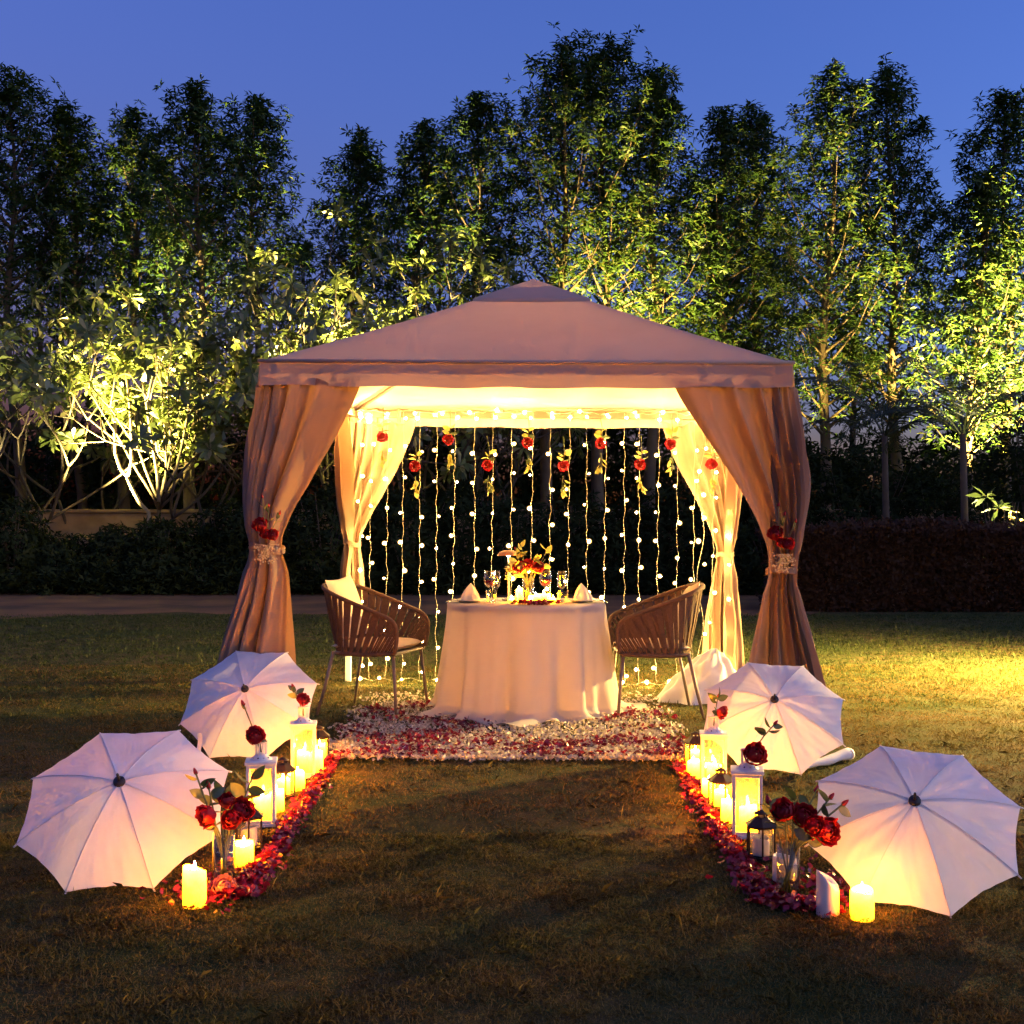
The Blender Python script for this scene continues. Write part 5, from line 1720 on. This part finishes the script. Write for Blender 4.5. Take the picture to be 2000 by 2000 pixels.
# ================================================================== umbrellas
def make_umbrella():
    t0 = empty('white_umbrella', (0, 0, 0))      # local z runs along the shaft, apex up, rim plane at z = 0
    Rm, h = .377, .135
    def rib(r): return h * (1 - (r / Rm) ** 1.75)
    for k in range(8):
        a0 = PI / 8 + k * PI / 4; a1 = a0 + PI / 4
        b = MB()
        def fn(i, j):
            r = Rm * (0.02 + .98 * j)
            sag = math.sin(PI * i)
            p0 = Vector((r * math.cos(a0), r * math.sin(a0))); p1 = Vector((r * math.cos(a1), r * math.sin(a1)))
            p = p0.lerp(p1, i) * (1 - .035 * sag * j ** 2)
            ten = .010 * sag * j * (1 - j) * 2
            wr = .0020 * math.sin(15 * i + 7 * j + k * 2.1) * j * sag + .0020 * math.sin(31 * i - 14 * j + k) * j * j * sag + .0028 * math.sin(9 * (i + .6 * j) * (1 + .3 * math.sin(k * 1.7))) * sag * j * (1 - j) * 2
            return (p.x, p.y, rib(r) - ten + .006 * sag * j ** 2 + wr)
        b.grid(fn, 21, 21)
        b.build('canopy_panel', M_UMB, t0, True)
    for k in range(8):
        a = PI / 8 + k * PI / 4
        pts = [(Rm * s * math.cos(a), Rm * s * math.sin(a), rib(Rm * s) - .004) for s in (0.03, .2, .4, .6, .8, .95, 1.0)]
        b = MB(); b.tube(pts, .0022, 5); rb = b.build('rib', M_RIB, t0, True)
        b = MB(); b.tube([(Rm * 1.0 * math.cos(a), Rm * math.sin(a), rib(Rm) - .003), (Rm * 1.03 * math.cos(a), Rm * 1.03 * math.sin(a), -.012)], [.0035, .003], 6); b.build('rib_tip', M_WHTMETAL, rb, True)
        # stitched seam over each rib
        b = MB(); b.tube([(Rm * s * math.cos(a), Rm * s * math.sin(a), rib(Rm * s) + .0012) for s in (0.03, .2, .4, .6, .8, .95, 1.0)], .0016, 5); b.build('seam', M_UMB, t0, True)
    b = MB(); b.lathe([(.0, h + .012), (.019, h + .011), (.021, h + .004), (.021, h - .006), (0, h - .006)], 20); fc = b.build('ferrule_cap', M_BLACK, t0, True)
    b = MB(); b.lathe([(.0055, h + .010), (.005, h + .04), (.0035, h + .045), (0, h + .046)], 10); b.build('ferrule_spike', M_BLACK, fc, True)
    b = MB(); b.tube([(0, 0, h - .01), (0, 0, -.235)], .0045, 8); b.build('shaft', M_RIB, t0, True)
    b = MB(); b.tube([(0, 0, -.225), (0, 0, -.29)], [.010, .0115], 10); b.build('handle', M_BLACK, t0, True)
    return t0
U = make_umbrella()
def place_umbrella(o, x, y_bottom, tilt, yaw, roll, label, s=1.0):
    """rim's lowest edge rests on the grass at (x, y_bottom); tilt = axis above the horizontal"""
    ap = .377 * math.cos(PI / 8) * s
    axis = Vector((-math.sin(R(yaw)) * math.cos(R(tilt)), -math.cos(R(yaw)) * math.cos(R(tilt)), math.sin(R(tilt))))
    back = Vector((math.sin(R(yaw)) * math.sin(R(tilt)), math.cos(R(yaw)) * math.sin(R(tilt)), math.cos(R(tilt))))   # up the rim plane
    c = Vector((x, y_bottom, 0.006)) + back * ap
    xax = back.cross(axis)
    Mr = Matrix((xax, back, axis)).transposed().to_4x4()
    low = max(0, .377 * s * (1 - math.cos(PI / 8)) * abs(math.sin(R(roll) * 4))) * math.cos(R(tilt))
    o.matrix_world = Matrix.Translation(c + Vector((0, 0, low))) @ Mr @ Matrix.Rotation(R(roll), 4, 'Z') @ Matrix.Diagonal((s, s, s, 1))
    tag(o, label, 'umbrella', 'white umbrellas lying open on the grass')
UMB = [
    (-1.36, 4.37, 50, -3, 2, 'large open white umbrella at the left front beside the rose vase', 1.0),
    (-1.43, 6.83, 42, 2, -2, 'open white umbrella behind the left lanterns near the curtain', 1.0),
    (1.305, 6.44, 46, 8, -4, 'open white umbrella behind the right lanterns near the curtain', 1.0),
    (1.28, 4.125, 50, 15, -6, 'large open white umbrella at the right front beside the lit candle', .95),
]
for i, (x, y, t, yw, rl, lab, s) in enumerate(UMB):
    o = U if i == 0 else copy_tree(U)
    place_umbrella(o, x, y, t, yw, rl, lab, s)
    if i == 1:
        b = MB(); b.grid(lambda p, q: (-.012 + .024 * p + .004 * math.sin(4 * q), .004 * math.sin(5 * q), -.02 - .10 * q), 3, 8)
        st = b.build('closing_strap', M_UMB, o, True)
        st.matrix_local = o.matrix_world.inverted() @ Matrix.Translation((-1.645, 6.86, .16))
def cloth_bundle():
    t0 = empty('white_cloth_bundle', (1.33, 9.15, 0), 0, 'crumpled bundle of white cloth on the grass behind the right chair', 'cloth')
    rg = random.Random(9); e = [rg.uniform(0, 6) for _ in range(6)]
    b = MB()
    def fn(i, j):
        a = 2 * PI * i; r = j
        rx = .31 * (1 + .12 * math.sin(2 * a + e[0]) + .08 * math.sin(5 * a + e[1])); ry = .22 * (1 + .1 * math.sin(3 * a + e[2]))
        f = 1 + .10 * math.sin(9 * a + e[3] + 2 * r) * r
        z = .36 * (1 - r ** 1.5) + .02 * math.sin(11 * a + e[4]) * r * (1 - r) * 2 + .012 * math.sin(17 * r + 4 * a + e[5])
        return (rx * r * f * math.cos(a) + .10 * (1 - r), ry * r * f * math.sin(a), max(.004, z))
    b.grid(fn, 97, 24)
    b.build('cloth_folds', M_UMB, t0, True)
cloth_bundle()
# rolled white sleeve on the lawn
def sleeve():
    p0, p1 = Vector((1.44, 6.50, .03)), Vector((1.765, 6.83, .035))
    t0 = empty('umbrella_sleeve', (1.60, 6.66, 0), 0, 'rolled white fabric sleeve lying on the grass by the right rear umbrella', 'sleeve')
    o = Vector(t0.location)
    rg = random.Random(3)
    b = MB()
    pts, rr = [], []
    for k in range(14):
        t = k / 13
        pts.append(p0.lerp(p1, t) - o + Vector((.006 * math.sin(5 * t), 0, .003 * math.sin(9 * t)))); rr.append(.016 + .014 * t + .002 * math.sin(14 * t))
    b.tube(pts, rr, 14)
    b.build('fabric_tube', M_UMB, t0, True)
    b = MB(); d = (p1 - p0).normalized()
    b.tube([p1 - o - d * .012, p1 - o + d * .004], [.0315, .0315], 16); b.build('end_hem', M_WHTMETAL, t0, True)
sleeve()

# ================================================================== garden lamp just off the right edge, lighting the lawn
def path_lamp():
    t0 = empty('garden_lamp', (5.5, 10.6, 0), 0, 'garden lamp post shining across the lawn beyond the right edge', 'garden light')
    b = MB(); b.tube([(0, 0, -.05), (0, 0, 1.5)], .03, 12); b.build('post', M_SPOTBODY, t0, True)
    b = MB(); b.lathe([(0, 1.66), (.05, 1.655), (.12, 1.625), (.125, 1.62), (.05, 1.64), (0, 1.642)], 24); b.build('lamp_hood', M_SPOTBODY, t0, True)
    b = MB(); b.lathe([(0, 1.5), (.04, 1.5), (.05, 1.52), (.05, 1.6), (.03, 1.63), (0, 1.63)], 20); b.build('lamp_globe', emitmat('garden_lamp_globe', (1, .72, .3), 60.0), t0, True)
    ld = bpy.data.lights.new('garden_lamp_light', 'SPOT'); ld.energy = 3900; ld.color = (1.0, .62, .15); ld.shadow_soft_size = .05
    ld.spot_size = R(165); ld.spot_blend = 1.0
    lo = bpy.data.objects.new('garden_lamp_light', ld); COL.objects.link(lo); lo.parent = t0
    lo.matrix_local = TRS((-.075, 0, 1.55), frame_z((.55, .05, 1.0)))
path_lamp()
